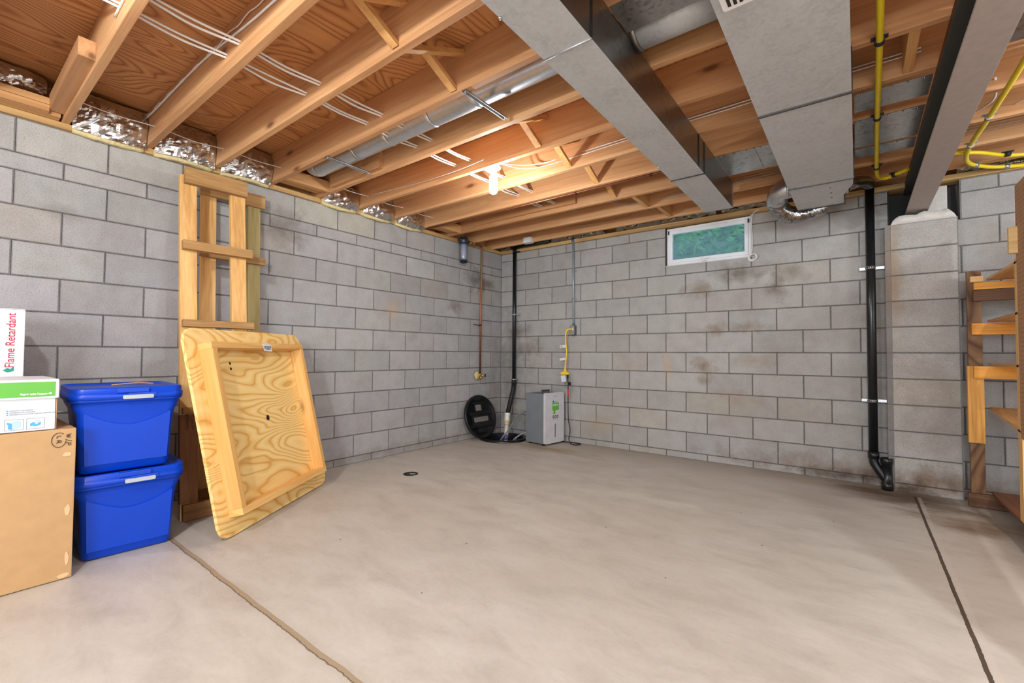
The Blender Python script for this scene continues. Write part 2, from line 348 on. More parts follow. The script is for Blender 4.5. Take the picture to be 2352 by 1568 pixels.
def floor_mat():
    m, nt, b = new_mat('trowelled_concrete')
    tc = nd(nt, 'ShaderNodeTexCoord'); P = tc.outputs['Object']
    mp = nd(nt, 'ShaderNodeMapping', {'Vector': P, 'Rotation': (0, 0, .65), 'Scale': (1., 2.2, 1)}).outputs[0]
    n1 = nd(nt, 'ShaderNodeTexNoise', {'Vector': mp, 'Scale': 3.0, 'Detail': 8., 'Roughness': .68, 'Distortion': .35}).outputs[0]
    n2 = nd(nt, 'ShaderNodeTexNoise', {'Vector': P, 'Scale': .9, 'Detail': 6., 'Roughness': .6, 'Distortion': .5}).outputs[0]
    n3 = nd(nt, 'ShaderNodeTexNoise', {'Vector': P, 'Scale': 40., 'Detail': 4., 'Roughness': .7}).outputs[0]
    col = ramp(nt, n1, [(.28, lin(178, 171, 162)), (.5, lin(196, 190, 181)), (.74, lin(208, 203, 195))])
    col = mixc(nt, mth(nt, 'MULTIPLY', ramp(nt, n2, [(.42, (0, 0, 0)), (.66, (1, 1, 1))]), .4), col, lin(188, 179, 164))
    col = mixc(nt, mth(nt, 'MULTIPLY', ramp(nt, n3, [(.5, (0, 0, 0)), (.75, (1, 1, 1))]), .12), col, lin(120, 110, 100))
    sx = nd(nt, 'ShaderNodeSeparateXYZ', {0: P}); x, y = sx.outputs[0], sx.outputs[1]
    wob = mth(nt, 'MULTIPLY', mth(nt, 'SUBTRACT', nd(nt, 'ShaderNodeTexNoise', {'Vector': P, 'Scale': 4., 'Detail': 3.}).outputs[0], .5), .02)
    wob2 = mth(nt, 'MULTIPLY', mth(nt, 'SUBTRACT', nd(nt, 'ShaderNodeTexNoise', {'Vector': P, 'Scale': 45., 'Detail': 2.}).outputs[0], .5), .012)
    # damp, brownish edge along the back wall
    e1 = mth(nt, 'MULTIPLY', mth(nt, 'SUBTRACT', 1., mth(nt, 'DIVIDE', mth(nt, 'MULTIPLY', y, -1.), .55)), mth(nt, 'MULTIPLY_ADD', n1, 1.4, -.1), clamp=True)
    e1 = mth(nt, 'MULTIPLY', e1, mth(nt, 'MULTIPLY_ADD', x, .15, .35, clamp=True))
    col = mixc(nt, e1, col, lin(132, 112, 88))
    def spot(cx, cy, rx, ry, amt, rgb, col):
        d = nd(nt, 'ShaderNodeVectorMath', {0: nd(nt, 'ShaderNodeVectorMath', {0: P, 1: (cx, cy, 0)}, operation='SUBTRACT').outputs[0], 1: (1/rx, 1/ry, 1)}, operation='MULTIPLY')
        ln = nd(nt, 'ShaderNodeVectorMath', {0: d.outputs[0]}, operation='LENGTH').outputs['Value']
        f = mth(nt, 'SUBTRACT', 1., mth(nt, 'ADD', ln, mth(nt, 'MULTIPLY', mth(nt, 'SUBTRACT', n1, .5), 1.8)), clamp=True)
        return mixc(nt, mth(nt, 'MULTIPLY', f, amt, clamp=True), col, lin(*rgb))
    col = spot(4.0, -.3, .55, .3, 1.6, (112, 96, 80), col); col = spot(3.5, -.4, .6, .2, .8, (206, 200, 196), col); col = spot(4.45, -.75, .4, .35, .9, (140, 116, 92), col)
    col = spot(1.1, -.5, .7, .2, .9, (160, 138, 106), col); col = spot(.72, -2.14, .28, .2, .6, (200, 192, 186), col)
    # left control joint along x at y = -3.885 ; right joint along y at x = 4.168
    dj = mth(nt, 'ABSOLUTE', mth(nt, 'ADD', mth(nt, 'ADD', y, 3.885), wob))
    jx = mth(nt, 'GREATER_THAN', x, .55)
    j1 = mth(nt, 'MULTIPLY', mth(nt, 'LESS_THAN', dj, .0105), jx)
    j1d = mth(nt, 'MULTIPLY', mth(nt, 'LESS_THAN', mth(nt, 'ABSOLUTE', mth(nt, 'ADD', mth(nt, 'ADD', mth(nt, 'ADD', y, 3.896), wob), wob2)), .0028), jx)
    halo = mth(nt, 'MULTIPLY', mth(nt, 'SUBTRACT', 1., mth(nt, 'DIVIDE', dj, .05), clamp=True), .25)
    col = mixc(nt, mth(nt, 'MULTIPLY', halo, jx), col, lin(150, 138, 124))
    col = mixc(nt, j1, col, lin(164, 146, 122)); col = mixc(nt, mth(nt, 'MULTIPLY', j1d, .7), col, lin(84, 66, 46))
    yy = mth(nt, 'LESS_THAN', y, -.2)
    d2 = mth(nt, 'ABSOLUTE', mth(nt, 'SUBTRACT', mth(nt, 'ADD', x, mth(nt, 'MULTIPLY', wob, .4)), 4.168))
    j2 = mth(nt, 'MULTIPLY', mth(nt, 'LESS_THAN', mth(nt, 'ADD', d2, mth(nt, 'MULTIPLY', wob2, .5)), .0075), yy)
    lip = mth(nt, 'MULTIPLY', mth(nt, 'LESS_THAN', mth(nt, 'ABSOLUTE', mth(nt, 'SUBTRACT', x, 4.19)), .011), yy)
    col = mixc(nt, mth(nt, 'MULTIPLY', lip, .5), col, lin(206, 196, 184)); col = mixc(nt, mth(nt, 'MULTIPLY', j2, .93), col, lin(66, 52, 40))
    nt.links.new(col, b.inputs['Base Color'])
    nt.links.new(mth(nt, 'MULTIPLY_ADD', n1, .3, .38), b.inputs['Roughness']); b.inputs['Specular IOR Level'].default_value = .35
    h = mth(nt, 'SUBTRACT', mth(nt, 'MULTIPLY', n3, .04), mth(nt, 'ADD', mth(nt, 'MULTIPLY', j1, .5), j2))
    bp = nd(nt, 'ShaderNodeBump', {'Height': h, 'Strength': .6, 'Distance': .008}); nt.links.new(bp.outputs[0], b.inputs['Normal'])
    return m
FLOORM = floor_mat()

# ------------------------------------------------------------------ room shell
BK = .2032
ZE = 5.33*BK                       # course line level with the lens
ZT = ZE+6.5*BK                     # top of masonry 2.404
ZJ = 2.442; JH = .235; ZD = ZJ+JH  # joist underside, joist height, decking underside

def floor_mesh():
    bm = bmn(); cx, cy, r = .32, -.33, .245; n = 32; h = .3
    ring = [bm.verts.new((cx+r*math.cos(2*PI*k/n), cy+r*math.sin(2*PI*k/n), 0)) for k in range(n)]
    sq = []
    for k in range(n):
        a = 2*PI*k/n; c, s = math.cos(a), math.sin(a); q = h/max(abs(c), abs(s)); sq.append(bm.verts.new((cx+q*c, cy+q*s, 0)))
    for k in range(n): bm.faces.new((ring[k], ring[(k+1) % n], sq[(k+1) % n], sq[k]))
    for (x0, x1, y0, y1) in ((-.2, cx-h, -9, .2), (cx+h, 8, -9, .2), (cx-h, cx+h, -9, cy-h), (cx-h, cx+h, cy+h, .2)):
        bm.faces.new([bm.verts.new(p) for p in ((x0, y0, 0), (x1, y0, 0), (x1, y1, 0), (x0, y1, 0))])
    return bm
fl = struct('floor', floor_mesh(), FLOORM)

MORTAR = lin(134, 131, 131)[:3]
def wall_mesh(kind, a0, a1, rows, to3, thick, holes=(), hue=(165, 162, 160), extra=()):
    """rows: (z0, z1, parity offset). to3(a, d, z): a along wall, d = depth out into the room."""
    bm = bmn(); lay = bm.loops.layers.float_color.new('tint'); rnd = random.Random(kind)
    def quad(ps, c):
        f = bm.faces.new([bm.verts.new(to3(*p)) for p in ps])
        for l in f.loops: l[lay] = (*c, 1)
    g, dd, bv = .0042, .004, .003
    for row in list(rows)+list(extra):
        z0, z1, par = row[:3]; edges = []
        k = (.2032 if par else 0); edges = [a0]
        while k < a1:
            if k > a0+.01: edges.append(k)
            k += .4064
        edges.append(a1)
        pairs = list(zip(edges, edges[1:])) if len(row) == 3 else row[3]
        for e0, e1 in pairs:
            segs = [(e0, e1)]
            for (h0, h1, hz) in (holes if len(row) == 3 else ()):
                if z1 > hz+.01:
                    ns = []
                    for s0, s1 in segs:
                        if s1 <= h0+.005 or s0 >= h1-.005: ns.append((s0, s1))
                        else:
                            if s0 < h0-.03: ns.append((s0, h0))
                            if s1 > h1+.03: ns.append((h1, s1))
                    segs = ns
            for s0, s1 in segs:
                v = rnd.gauss(1, .04); c = list(lin(hue[0]+rnd.uniform(-1, 1), hue[1]+rnd.uniform(-.7, .7), hue[2]+rnd.uniform(-1, 1))[:3])
                am = (s0+s1)/2
                if kind == 1 and z1 > ZE+6*BK and am > 2.0: w = rnd.uniform(.3, 1); c = [c[0]*(1+.1*w), c[1]*(1+.07*w), c[2]*(1-.06*w)]
                elif rnd.random() < .08: c = [c[0]*1.03, c[1]*1.0, c[2]*.95]
                c = [min(1, x*v) for x in c]
                b0, b1, y0, y1 = s0+g, s1-g, z0+g, z1-g
                i0, i1, j0, j1 = b0+bv, b1-bv, y0+bv, y1-bv
                quad([(i0, 0, j0), (i1, 0, j0), (i1, 0, j1), (i0, 0, j1)], c)
                ce = [x*.9 for x in c]
                quad([(b0, -dd, y0), (b1, -dd, y0), (i1, 0, j0), (i0, 0, j0)], ce); quad([(b0, -dd, y1), (b1, -dd, y1), (i1, 0, j1), (i0, 0, j1)], ce)
                quad([(b0, -dd, y0), (i0, 0, j0), (i0, 0, j1), (b0, -dd, y1)], ce); quad([(b1, -dd, y0), (i1, 0, j0), (i1, 0, j1), (b1, -dd, y1)], ce)
                # mortar strip behind the block
                sL = .03 if s0 == a0 else .001
                quad([(s0-sL, -dd, z0-.001), (s1+.001, -dd, z0-.001), (s1+.001, -dd, z1+.001), (s0-sL, -dd, z1+.001)], MORTAR)
    # solid core
    for (s0, s1, z0, z1) in thick:
        for ps in ([(s0, -.2, z0), (s1, -.2, z0), (s1, -.2, z1), (s0, -.2, z1)], [(s0, -dd, z0), (s0, -.2, z0), (s0, -.2, z1), (s0, -dd, z1)],
                   [(s1, -dd, z0), (s1, -.2, z0), (s1, -.2, z1), (s1, -dd, z1)], [(s0, -dd, z1), (s1, -dd, z1), (s1, -.2, z1), (s0, -.2, z1)]):
            quad(ps, MORTAR)
    return bm
def rows_for(parity_of_plus1, half_at):
    out = [(0, ZE-5*BK, (parity_of_plus1+1+5) % 2)]
    k = -5
    while k < 6:
        p = (parity_of_plus1+k) % 2
        if k == half_at: out.append((ZE+k*BK, ZE+(k+.5)*BK, p)); break
        out.append((ZE+k*BK, ZE+(k+1)*BK, p)); k += 1
    return out
rl = rows_for(0, 5); rl.append((ZE+5.5*BK, ZT, 0))
wl = struct('wall_left', wall_mesh(1, 0, 9, rl, lambda a, d, z: (d, -a, z), [(0, 9, 0, ZT)], hue=(170, 168, 168)), WALLL)
rb = rows_for(1, 99); rb2 = []
for (z0, z1, p) in rb:
    rb2.append((z0, z1, p))
rb2.append((ZE+6*BK, ZT, 1))
WX0, WX1, WZ0 = 2.2352, 3.048, ZE+4.5*BK
wb = struct('wall_back', wall_mesh(2, 0, 8, rb2, lambda a, d, z: (a, -d, z), [(0, WX0, 0, ZT), (WX0, WX1, 0, WZ0), (WX1, 4.052, 0, ZT), (4.052, 4.47, 0, 2.1), (4.47, 8, 0, ZT)],
    holes=[(WX0, WX1, WZ0), (4.052, 4.47, 2.09)], hue=(172, 169, 167), extra=[(ZE+4*BK, WZ0, 0, [(WX0, 2.6416), (2.6416, WX1)])]), WALLB)
# pilaster under the beam, one block wide
rp = [(0, ZE-5*BK, 0)]+[(ZE+k*BK, ZE+(k+1)*BK, 0) for k in range(-5, 5)]
bm = wall_mesh(3, 0, .391, rp, lambda a, d, z: (4.052+a, -.105-d, z), [], hue=(176, 172, 168)); lay = bm.loops.layers.float_color['tint']
for X in (4.052, 4.443):
    for (z0, z1, _) in rp:
        for (p0, p1, q0, q1, c) in ((-.101, -.004, z0+.005, z1-.005, lin(158, 154, 150)), (-.101, -.002, z0, z1, MORTAR)):
            xx = X+(.002 if c is MORTAR else 0)*(1 if X < 4.2 else -1)
            f = bm.faces.new([bm.verts.new(v) for v in ((xx, p0, q0), (xx, p1, q0), (xx, p1, q1), (xx, p0, q1))])
            for l in f.loops: l[lay] = (*c[:3], 1)
f = bm.faces.new([bm.verts.new(v) for v in ((4.052, -.105, 2.099), (4.443, -.105, 2.099), (4.443, .2, 2.099), (4.052, .2, 2.099))])
for l in f.loops: l[lay] = (*MORTAR, 1)
pil = struct('wall_pilaster', bm, WALLP)
# lumpy mortar cap that levels the beam
bm = bmn(); bmesh.ops.create_grid(bm, x_segments=26, y_segments=10, size=.5)
for v in bm.verts:
    u, w = v.co.x+.5, v.co.y+.5
    e = min(1, min(u, 1-u)*7)*min(1, min(w+.18, 1-w)*5)
    x = 4.058+u*.38; y = -.108+w*.22
    v.co = (x, y, 2.098+.085*max(0, e)**.6*(.82+.3*mnoise.noise(Vector((x*17, y*17, 2)))))
g = bmesh.ops.extrude_face_region(bm, geom=bm.faces[:]); 
for v in [q for q in g['geom'] if isinstance(q, bmesh.types.BMVert)]: v.co.z = 2.098
cap = obj('trim_mortar_cap', bm, MORTL, smooth=True); cap['kind'] = 'structure'
# beam pocket: back painted black for the recess's shade, one block end
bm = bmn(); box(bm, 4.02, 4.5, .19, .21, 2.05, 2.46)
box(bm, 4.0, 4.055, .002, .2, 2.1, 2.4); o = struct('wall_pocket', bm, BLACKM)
bm = bmn(); box(bm, 4.285, 4.405, .03, .19, 2.1, 2.385, bev=.006); o = struct('wall_pocket_block', bm, MORTL)

# sill plates (trim)
bm = bmn(); box(bm, -.12, .022, -9, .02, ZT, ZJ, bev=.002); struct('trim_1', bm, PLATE)
bm = bmn(); box(bm, -.1, 8, -.03, .12, ZT, ZJ+.002, bev=.002); struct('trim_2', bm, PLATEX)
bm = bmn(); box(bm, -.1, 8, .1, .14, ZJ, ZD); struct('trim_3', bm, JOIST)
bm = bmn(); box(bm, -.14, -.1, -9, .1, ZJ, ZD); struct('trim_4', bm, NAIL)
bm = bmn(); box(bm, -.2, 8, -9, .2, ZD, ZD+.018); struct('ceiling', bm, DECK)

# ------------------------------------------------------------------ joists
JY = [-4.27+.4064*k for k in range(-4, 11)]
def jlab(k):
    names = {0: 'farthest behind the viewer', 1: 'second behind the viewer', 2: 'third from the rear of the room', 3: 'over the viewpoint, carrying a short block'}
    base = ['ninth', 'eighth', 'seventh', 'sixth', 'fifth', 'fourth', 'third', 'second']
    return names.get(k)
ordw = ['closest to', 'second from', 'third from', 'fourth from', 'fifth from', 'sixth from', 'seventh from', 'eighth from', 'ninth from', 'tenth from', 'eleventh from', 'twelfth from', 'thirteenth from', 'fourteenth from', 'fifteenth from']
for k, y in enumerate(JY):
    n = len(JY)-1-k
    bm = bmn(); box(bm, -.095, 4.262, y-.019, y+.019, ZJ, ZD-.001, bev=.003)
    if k >= 3: tag(obj('ceiling_joist', bm, JOIST), 'long wooden ceiling joist left of the steel beam, %s the window wall' % ordw[n], 'joist', 'ceiling joists between the left wall and the steel beam')
    else: tag(obj('ceiling_joist', bm, JOIST), 'long wooden ceiling joist behind the viewpoint, %s the window wall' % ordw[n], 'joist', 'ceiling joists between the left wall and the steel beam')
    if k >= 3:
        bm = bmn(); box(bm, 4.18, 7.9, y+.021, y+.059, ZJ, ZD-.001, bev=.003)
        tag(obj('ceiling_joist', bm, JOIST), 'pale wooden ceiling joist right of the steel beam, %s the window wall' % ordw[n], 'joist', 'ceiling joists right of the steel beam')
J = {i: -4.27+.4064*(i-1) for i in range(1, 12)}   # J[1] is the first joist fully in view

# short blocks nailed to joists
def block(x0, x1, y0, y1, z0, z1, lab, m=JOIST, name='wood_block', grp=None):
    bm = bmn(); box(bm, x0, x1, y0, y1, z0, z1, bev=.002); return tag(obj(name, bm, m), lab, 'wood block', grp)
block(.1, .92, J[1]-.019-.064, J[1]-.019, ZJ+.02, ZJ+.11, 'short two by four nailed beside the leftmost joist')
block(.3, .98, J[5]-.058, J[5]-.019, ZJ+.02, ZJ+.2, 'wood block sistered to the joist behind the left end of the round duct')
block(.45, 1.75, J[9]-.052, J[9]-.019, ZJ+.04, ZJ+.19, 'wood block sistered to a joist past the light bulb')
block(.095, .133, J[1]-.387, J[1]-.083, ZJ-.0, ZJ+.04, 'lower of two stacked nailers at the far left above the wall', NAIL, 'nailer_block')
block(.095, .133, J[1]-.387, J[1]-.083, ZJ+.042, ZJ+.08, 'upper of two stacked nailers at the far left above the wall', NAIL, 'nailer_block')
block(.02, .09, J[1]-.387, J[1]-.03, ZJ+.001, ZJ+.05, 'brown board on the wall plate left of the leftmost joist', NAIL, 'nailer_block')
for i, lab in ((4, 'flat blocking on the wall plate at the left end of the round duct'), (8, 'flat blocking on the wall plate above the water filter side of the room')):
    bm = bmn(); box(bm, .2, .238, J[i]+.019, J[i+1]-.019, ZJ, ZJ+.09, bev=.002); box(bm, .03, .2, J[i]+.019, J[i+1]-.019, ZJ+.03, ZJ+.06, bev=.002)
    tag(obj('blocking', bm, NAIL), lab, 'wood block')
# solid blocks between the joists near the window wall
for i, x in ((9, 2.28), (10, 2.36)):
    bm = bmn(); box(bm, x-.019, x+.019, J[i]+.021, (J[i+1] if i < 10 else -.207)-.021, ZJ+.005, ZJ+.2, bev=.002)
    tag(obj('solid_blocking', bm, BRIDGE), 'solid wood block between joists near the window wall, %s' % ('farther from the window' if i == 9 else 'nearer the window'), 'wood block', 'solid blocks between joists')
bm = bmn(); box(bm, 3.96, 4.0, -2.02+.0, -1.665, ZJ+.02, ZD-.02, bev=.002); 
bm.free()
bm = bmn(); box(bm, 4.03, 4.07, J[6]+.021, J[7]-.021, ZJ+.005, ZD-.01, bev=.002); tag(obj('solid_blocking', bm, BRIDGE), 'wood block between joists tight against the steel beam', 'wood block')
# diagonal bridging: two crossed pieces per bay
blab = {2: 'second and third', 3: 'third and fourth', 5: 'fifth and sixth', 6: 'sixth and seventh', 7: 'seventh and eighth', 8: 'eighth and ninth'}
for i in (2, 3, 5, 6, 7, 8):
    ya, yb = J[i]+.02, J[i+1]-.02
    for s in (0, 1):
        x = 2.14+(.055 if s else 0)+{2: .03, 3: 0, 5: 0, 6: .0, 7: .02, 8: -.01}[i]
        p, q = ((ya, ZD-.035), (yb, ZJ+.022)) if s == 0 else ((ya, ZJ+.022), (yb, ZD-.035))
        L = math.hypot(q[0]-p[0], q[1]-p[1]); ey = Vector((0, q[0]-p[0], q[1]-p[1])).normalized()
        M = frame((x, p[0], p[1]), (1, 0, 0), ey)
        bm = bmn(); box(bm, -.022, .022, 0, L, -.012, .012, M, bev=.0015)
        tag(obj('bridging_strut', bm, BRIDGE), 'diagonal strut between the %s joists from the left, low end %s' % (blab[i], 'far' if s == 0 else 'near'), 'bridging', 'cross bridging between the joists')

# ------------------------------------------------------------------ foil faced insulation at the left wall
def batt(y0, y1, x0, z0, z1, lab, seed, drop=.0, lean=.03, m=FOIL):
    t = thing('insulation_batt', lab, 'insulation', (0, (y0+y1)/2, z0), 'foil faced batts in the joist bays')
    bm = bmn(); nx, nz = 22, 16; bmesh.ops.create_grid(bm, x_segments=nx, y_segments=nz, size=.5)
    for v in bm.verts:
        u, w = v.co.x+.5, v.co.y+.5
        y = y0+(y1-y0)*u; z = z0-drop*math.sin(PI*u)+(z1-z0)*w
        n = mnoise.noise(Vector((y*8+seed, z*8, seed)))*.02+abs(mnoise.noise(Vector((y*19, z*19, seed+3))))*.02
        x = x0+lean*math.sin(PI*min(1, max(0, w*1.0)))+.03*math.sin(PI*u)+n
        v.co = (x, y, z)
    o = obj('foil_face', bm, m, t, smooth=False)
    bm = bmn(); bmesh.ops.create_grid(bm, x_segments=18, y_segments=8, size=.5)
    for v in bm.verts:
        u, w = v.co.x+.5, v.co.y+.5; y = y0+.005+(y1-y0-.01)*u
        v.co = (x0-.012+.03*math.sin(PI*u)+.012*mnoise.noise(Vector((y*20, w*4, seed))), y, z0-.012-drop*math.sin(PI*u)-.012*abs(mnoise.noise(Vector((y*23, 3, seed))))+(z1-z0+.02)*w)
    r = bmesh.ops.extrude_face_region(bm, geom=bm.faces[:])
    for v in [q for q in r['geom'] if isinstance(q, bmesh.types.BMVert)]: v.co.x -= .05
    obj('fiberglass', bm, FIBER, t, smooth=True)
    return t
for i, lab, dr in ((1, 'foil faced insulation batt sagging over the wall left of the wood rack', .015), (2, 'foil faced insulation batt above the left edge of the wood rack', .0), (3, 'foil faced insulation batt above the right side of the wood rack', .0),
                   (5, 'foil faced insulation batt just right of the round duct end', .02), (6, 'small foil faced insulation batt, second right of the round duct end', .02), (7, 'small foil faced insulation batt, third right of the round duct end', .02)):
    batt(J[i]+.024, J[i+1]-.024, .05, ZJ-.028, ZD-.02 if i < 4 else ZD-.06, lab, i*3.1, dr)
batt(J[1]-.37, J[1]-.09, .05, ZJ+.09, ZD-.02, 'foil faced insulation strip above the nailers at the far left', 17.)
# crumpled foil along the top of the back wall
def foil_strip(x0, x1, lab, seed):
    bm = bmn(); n = max(12, int((x1-x0)*34)); bmesh.ops.create_grid(bm, x_segments=n, y_segments=5, size=.5)
    for v in bm.verts:
        u, w = v.co.x+.5, v.co.y+.5; x = x0+(x1-x0)*u
        nn = mnoise.noise(Vector((x*13, w*3, seed))); 
        v.co = (x, -.025-.05*math.sin(PI*w)+.03*nn, ZJ+.003+.075*w+.012*mnoise.noise(Vector((x*21, w*5, seed+1))))
    r = bmesh.ops.solidify(bm, geom=bm.faces[:], thickness=.002)
    return tag(obj('foil_insulation', bm, FOILD), lab, 'insulation', 'crumpled foil along the back wall plate')
foil_strip(.03, .2, 'crumpled dark foil in the corner above the back wall', 1.)
foil_strip(.75, 1.55, 'crumpled dark foil above the grey conduit', 4.)
foil_strip(1.7, 2.75, 'crumpled dark foil above the left half of the window', 8.)
foil_strip(2.8, 3.35, 'crumpled dark foil above the right half of the window', 12.)
foil_strip(4.45, 5.6, 'crumpled dark foil above the wall right of the steel beam', 15.)

# ------------------------------------------------------------------ cables through the joists
def cable(name, pts, r, lab, m=CABLE, cat='cable', grp=None, sm=6, flat=.55, seg=6):
    bm = bmn(); tube(bm, pts, r, seg, sm, flat=flat); return tag(obj(name, bm, m), lab, cat, grp)
def through(x, z, i0, i1, jit, sag, side):
    pts = []
    rnd = random.Random(int(x*1000)+side)
    for i in range(i0, i1+1):
        y = J[i] if i <= 10 else J[10]
        pts += [(x+jit*side, y-.03, z), (x+jit*side, y+.03, z)]
        if i < i1: pts.append((x+jit*side+rnd.uniform(-.008, .008)+.003*side, y+.2032, z-sag*rnd.uniform(.5, 1.3)))
    return pts
for (x, z, nm) in ((1.515, 2.527, 'right'), (1.362, 2.524, 'left')):
    for s in (-1, 1):
        cable('electrical_cable', [(x+.005*s, J[1]-.6, z+.02)]+through(x, z+.004*s, 1, 9, .0075, .011, s), .0078, 'white cable threaded through the joists in the %s bundle, %s of the pair' % (nm, 'left' if s < 0 else 'right'), grp='white cables threaded through the joists')
cable('electrical_cable', through(.21, 2.525, 1, 9, 0, .01, 1), .0045, 'thin white cable crossing the foil batts close to the left wall')
cable('electrical_cable', [(0.02, J[2]-.026, 2.625), (.3, J[2]-.026, 2.62), (1.07, J[2]-.026, 2.615), (1.9, J[2]-.026, 2.55), (3.2, J[2]-.026, 2.54)], .006, 'white cable stapled along the side of the second joist')
pts = [(0.02+.06*k, J[2]-.027, 2.635-.0009*k+.007*math.sin(k*1.7)) for k in range(42)]
cable('bell_wire', pts, .0028, 'thin wavy wire beside the white cable on the second joist', cat='wire', sm=3, flat=1.)
cable('electrical_cable', [(1.3, J[1]-.025, 2.50), (1.8, J[1]-.025, 2.53), (2.6, J[1]-.025, 2.55)], .005, 'short white cable on the side of the leftmost joist')
cable('electrical_cable', [(1.70, J[6]+.13, 2.505), (1.9, J[7]-.03, 2.545), (2.6, J[7]-.026, 2.545), (3.4, J[7]-.026, 2.55), (4.1, J[7]-.026, 2.55)], .006, 'white cable running right from the lamp socket along a joist')
cable('electrical_cable', [(1.70, J[6]+.12, 2.50), (1.85, J[7]-.035, 2.52), (2.6, J[7]-.032, 2.525), (3.4, J[7]-.03, 2.53), (4.1, J[7]-.03, 2.53)], .005, 'lower white cable running right from the lamp socket along a joist')
cable('bell_wire', [(.27, J[6]-.022, 2.53), (.9, J[6]-.024, 2.49), (1.35, J[6]-.04, 2.475), (1.66, J[6]-.04, 2.49)], .0025, 'thin wire drooping along the joist left of the light bulb', cat='wire', flat=1.)
for q in range(3):
    cable('electrical_cable', [(1.9, J[9]+.02, 2.55), (2.1, J[10]-.04, 2.50+.012*q), (2.7, J[10]-.03, 2.49+.02*q), (3.3, J[10]-.03, 2.50+.02*q), (4.2, J[10]-.03, 2.51+.02*q), (5.6, J[10]-.0, 2.51+.02*q)], .005, 'grey-brown cable stapled to the joist nearest the window, %s of three' % ('lowest', 'middle', 'topmost')[q], CABLEG, grp='cables on the joist by the window')
cable('electrical_cable', [(2.05, J[10]-.0, 2.56), (2.3, J[11]-.04, 2.51), (2.65, J[11]-.03, 2.5), (2.8, J[11]-.04, 2.54)], .0045, 'looped grey cable above the window wall between the last joists', CABLEG)
cable('electrical_cable', [(.3, J[11]-.03, 2.51), (.55, J[11]-.03, 2.5), (.64, J[11]-.03, 2.52)], .0045, 'short grey cable entering the white junction box', CABLEG)
cable('electrical_cable', [(1.2, J[11]-.03, 2.54), (1.6, J[11]-.03, 2.52), (1.95, J[11]-.03, 2.53), (2.1, J[11]-.04, 2.58)], .0045, 'grey cable on the last joist right of the junction box', CABLEG)
for q in range(4):
    xx = 4.42+.17*q
    cable('electrical_cable', [(xx, J[8]+.0, 2.50), (xx+.03, J[8]+.2, 2.47), (xx-.02, J[9]+.02, 2.5)], .006, 'white cable dropping between joists right of the beam, %s' % ordw[q].replace('closest to', 'nearest').replace(' from', '')+' from the beam', grp='white cables right of the beam')

# ------------------------------------------------------------------ round duct in the bay
t = thing('round_duct', 'round galvanized duct running between two ceiling joists', 'duct', (1.6, -2.85, 2.56))
yc, zc = -2.85, 2.56
segs = [(.42, .95), (.95, 1.32), (1.32, 1.75), (1.75, 2.12), (2.12, 2.9)]
for k, (a, b) in enumerate(segs):
    bm = bmn(); R = .076
    tube(bm, [(a, yc, zc), (a+.012, yc, zc), (b-.03, yc, zc), (b-.02, yc, zc), (b-.012, yc, zc), (b, yc, zc)], [R, R, R, R+.004, R, R-.001], 40, 0)
    obj('duct_length', bm, GALVR, t)
bm = bmn(); prof = []
arc = [(.42, yc, zc)]+[(.42-.13*math.sin(a), yc-.0, zc+.09*(1-math.cos(a))) for a in [PI/2*k/8 for k in range(1, 7)]]
tube(bm, arc, [.077]*len(arc), 36, 0); obj('boot_elbow', bm, GALV, t)
for x, lab in ((2.213, 'metal hanger rail under the right part of the round duct'), (.878, 'metal hanger rail under the left part of the round duct')):
    bm = bmn(); box(bm, x-.013, x+.013, -3.07, -2.715, ZJ-.004, ZJ-.0005); box(bm, x-.013, x-.010, -3.07, -2.715, ZJ-.012, ZJ-.0005); box(bm, x+.010, x+.013, -3.07, -2.715, ZJ-.012, ZJ-.0005)
    for yy in (-3.06, -2.725): lathe(bm, [(0, -.016), (.005, -.014), (.006, -.008), (0, -.006)], Matrix.Translation((x, yy, ZJ)), 8)
    tag(obj('hanger_rail', bm, STEELR), lab, 'hanger', 'rails under the round duct')

# ------------------------------------------------------------------ rectangular trunk ducts
def crease_panel(bm, x0, x1, y0, y1, z, d, flip=False):
    c = bm.verts.new(((x0+x1)/2, (y0+y1)/2, z-d))
    v = [bm.verts.new(p) for p in ((x0, y0, z), (x1, y0, z), (x1, y1, z), (x0, y1, z))]
    for a, b in zip(v, v[1:]+v[:1]): bm.faces.new((a, b, c))
Z0 = 2.234
t1 = thing('trunk_duct', 'narrow square galvanized trunk duct, the left of the two', 'duct', (2.955, -3, Z0))
X0, X1 = 2.852, 3.062
cuts = [-7.5, -5.2, -3.275, -1.71, -.87]
for a, b in zip(cuts, cuts[1:]):
    bm = bmn(); box(bm, X0, X1, a+.002, b-.002, Z0, ZJ)
    for f in list(bm.faces):
        if f.normal.z < -.9: bmesh.ops.delete(bm, geom=[f], context='FACES_ONLY')
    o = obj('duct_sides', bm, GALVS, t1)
    bm = bmn(); box(bm, X0, X1, a+.002, b-.002, Z0-.0012, Z0+.0005)
    for k in (.3, .34): box(bm, X0+(X1-X0)*k-.001, X0+(X1-X0)*k+.001, a+.01, b-.01, Z0-.002, Z0)
    obj('duct_bottom', bm, GALV, t1)
for c in cuts[1:-1]+[-1.84]:
    bm = bmn()
    if c != -1.84: tube(bm, [(X0-.004, c, Z0-.003), (X1+.003, c, Z0-.003)], .0045, 8)
    obj('drive_cleat', bm, STEELR if c == -3.275 else DARKSEAM, t1) if c != -1.84 else bm.free()
    bm = bmn(); box(bm, X1+.0005, X1+.004, c-.004, c+.004, Z0, ZJ-.004); obj('side_cleat', bm, DARKSEAM, t1)
bm = bmn(); box(bm, X0, X1+.003, -.872, -.866, Z0-.004, ZJ-.004); obj('end_cap', bm, GALVS, t1)
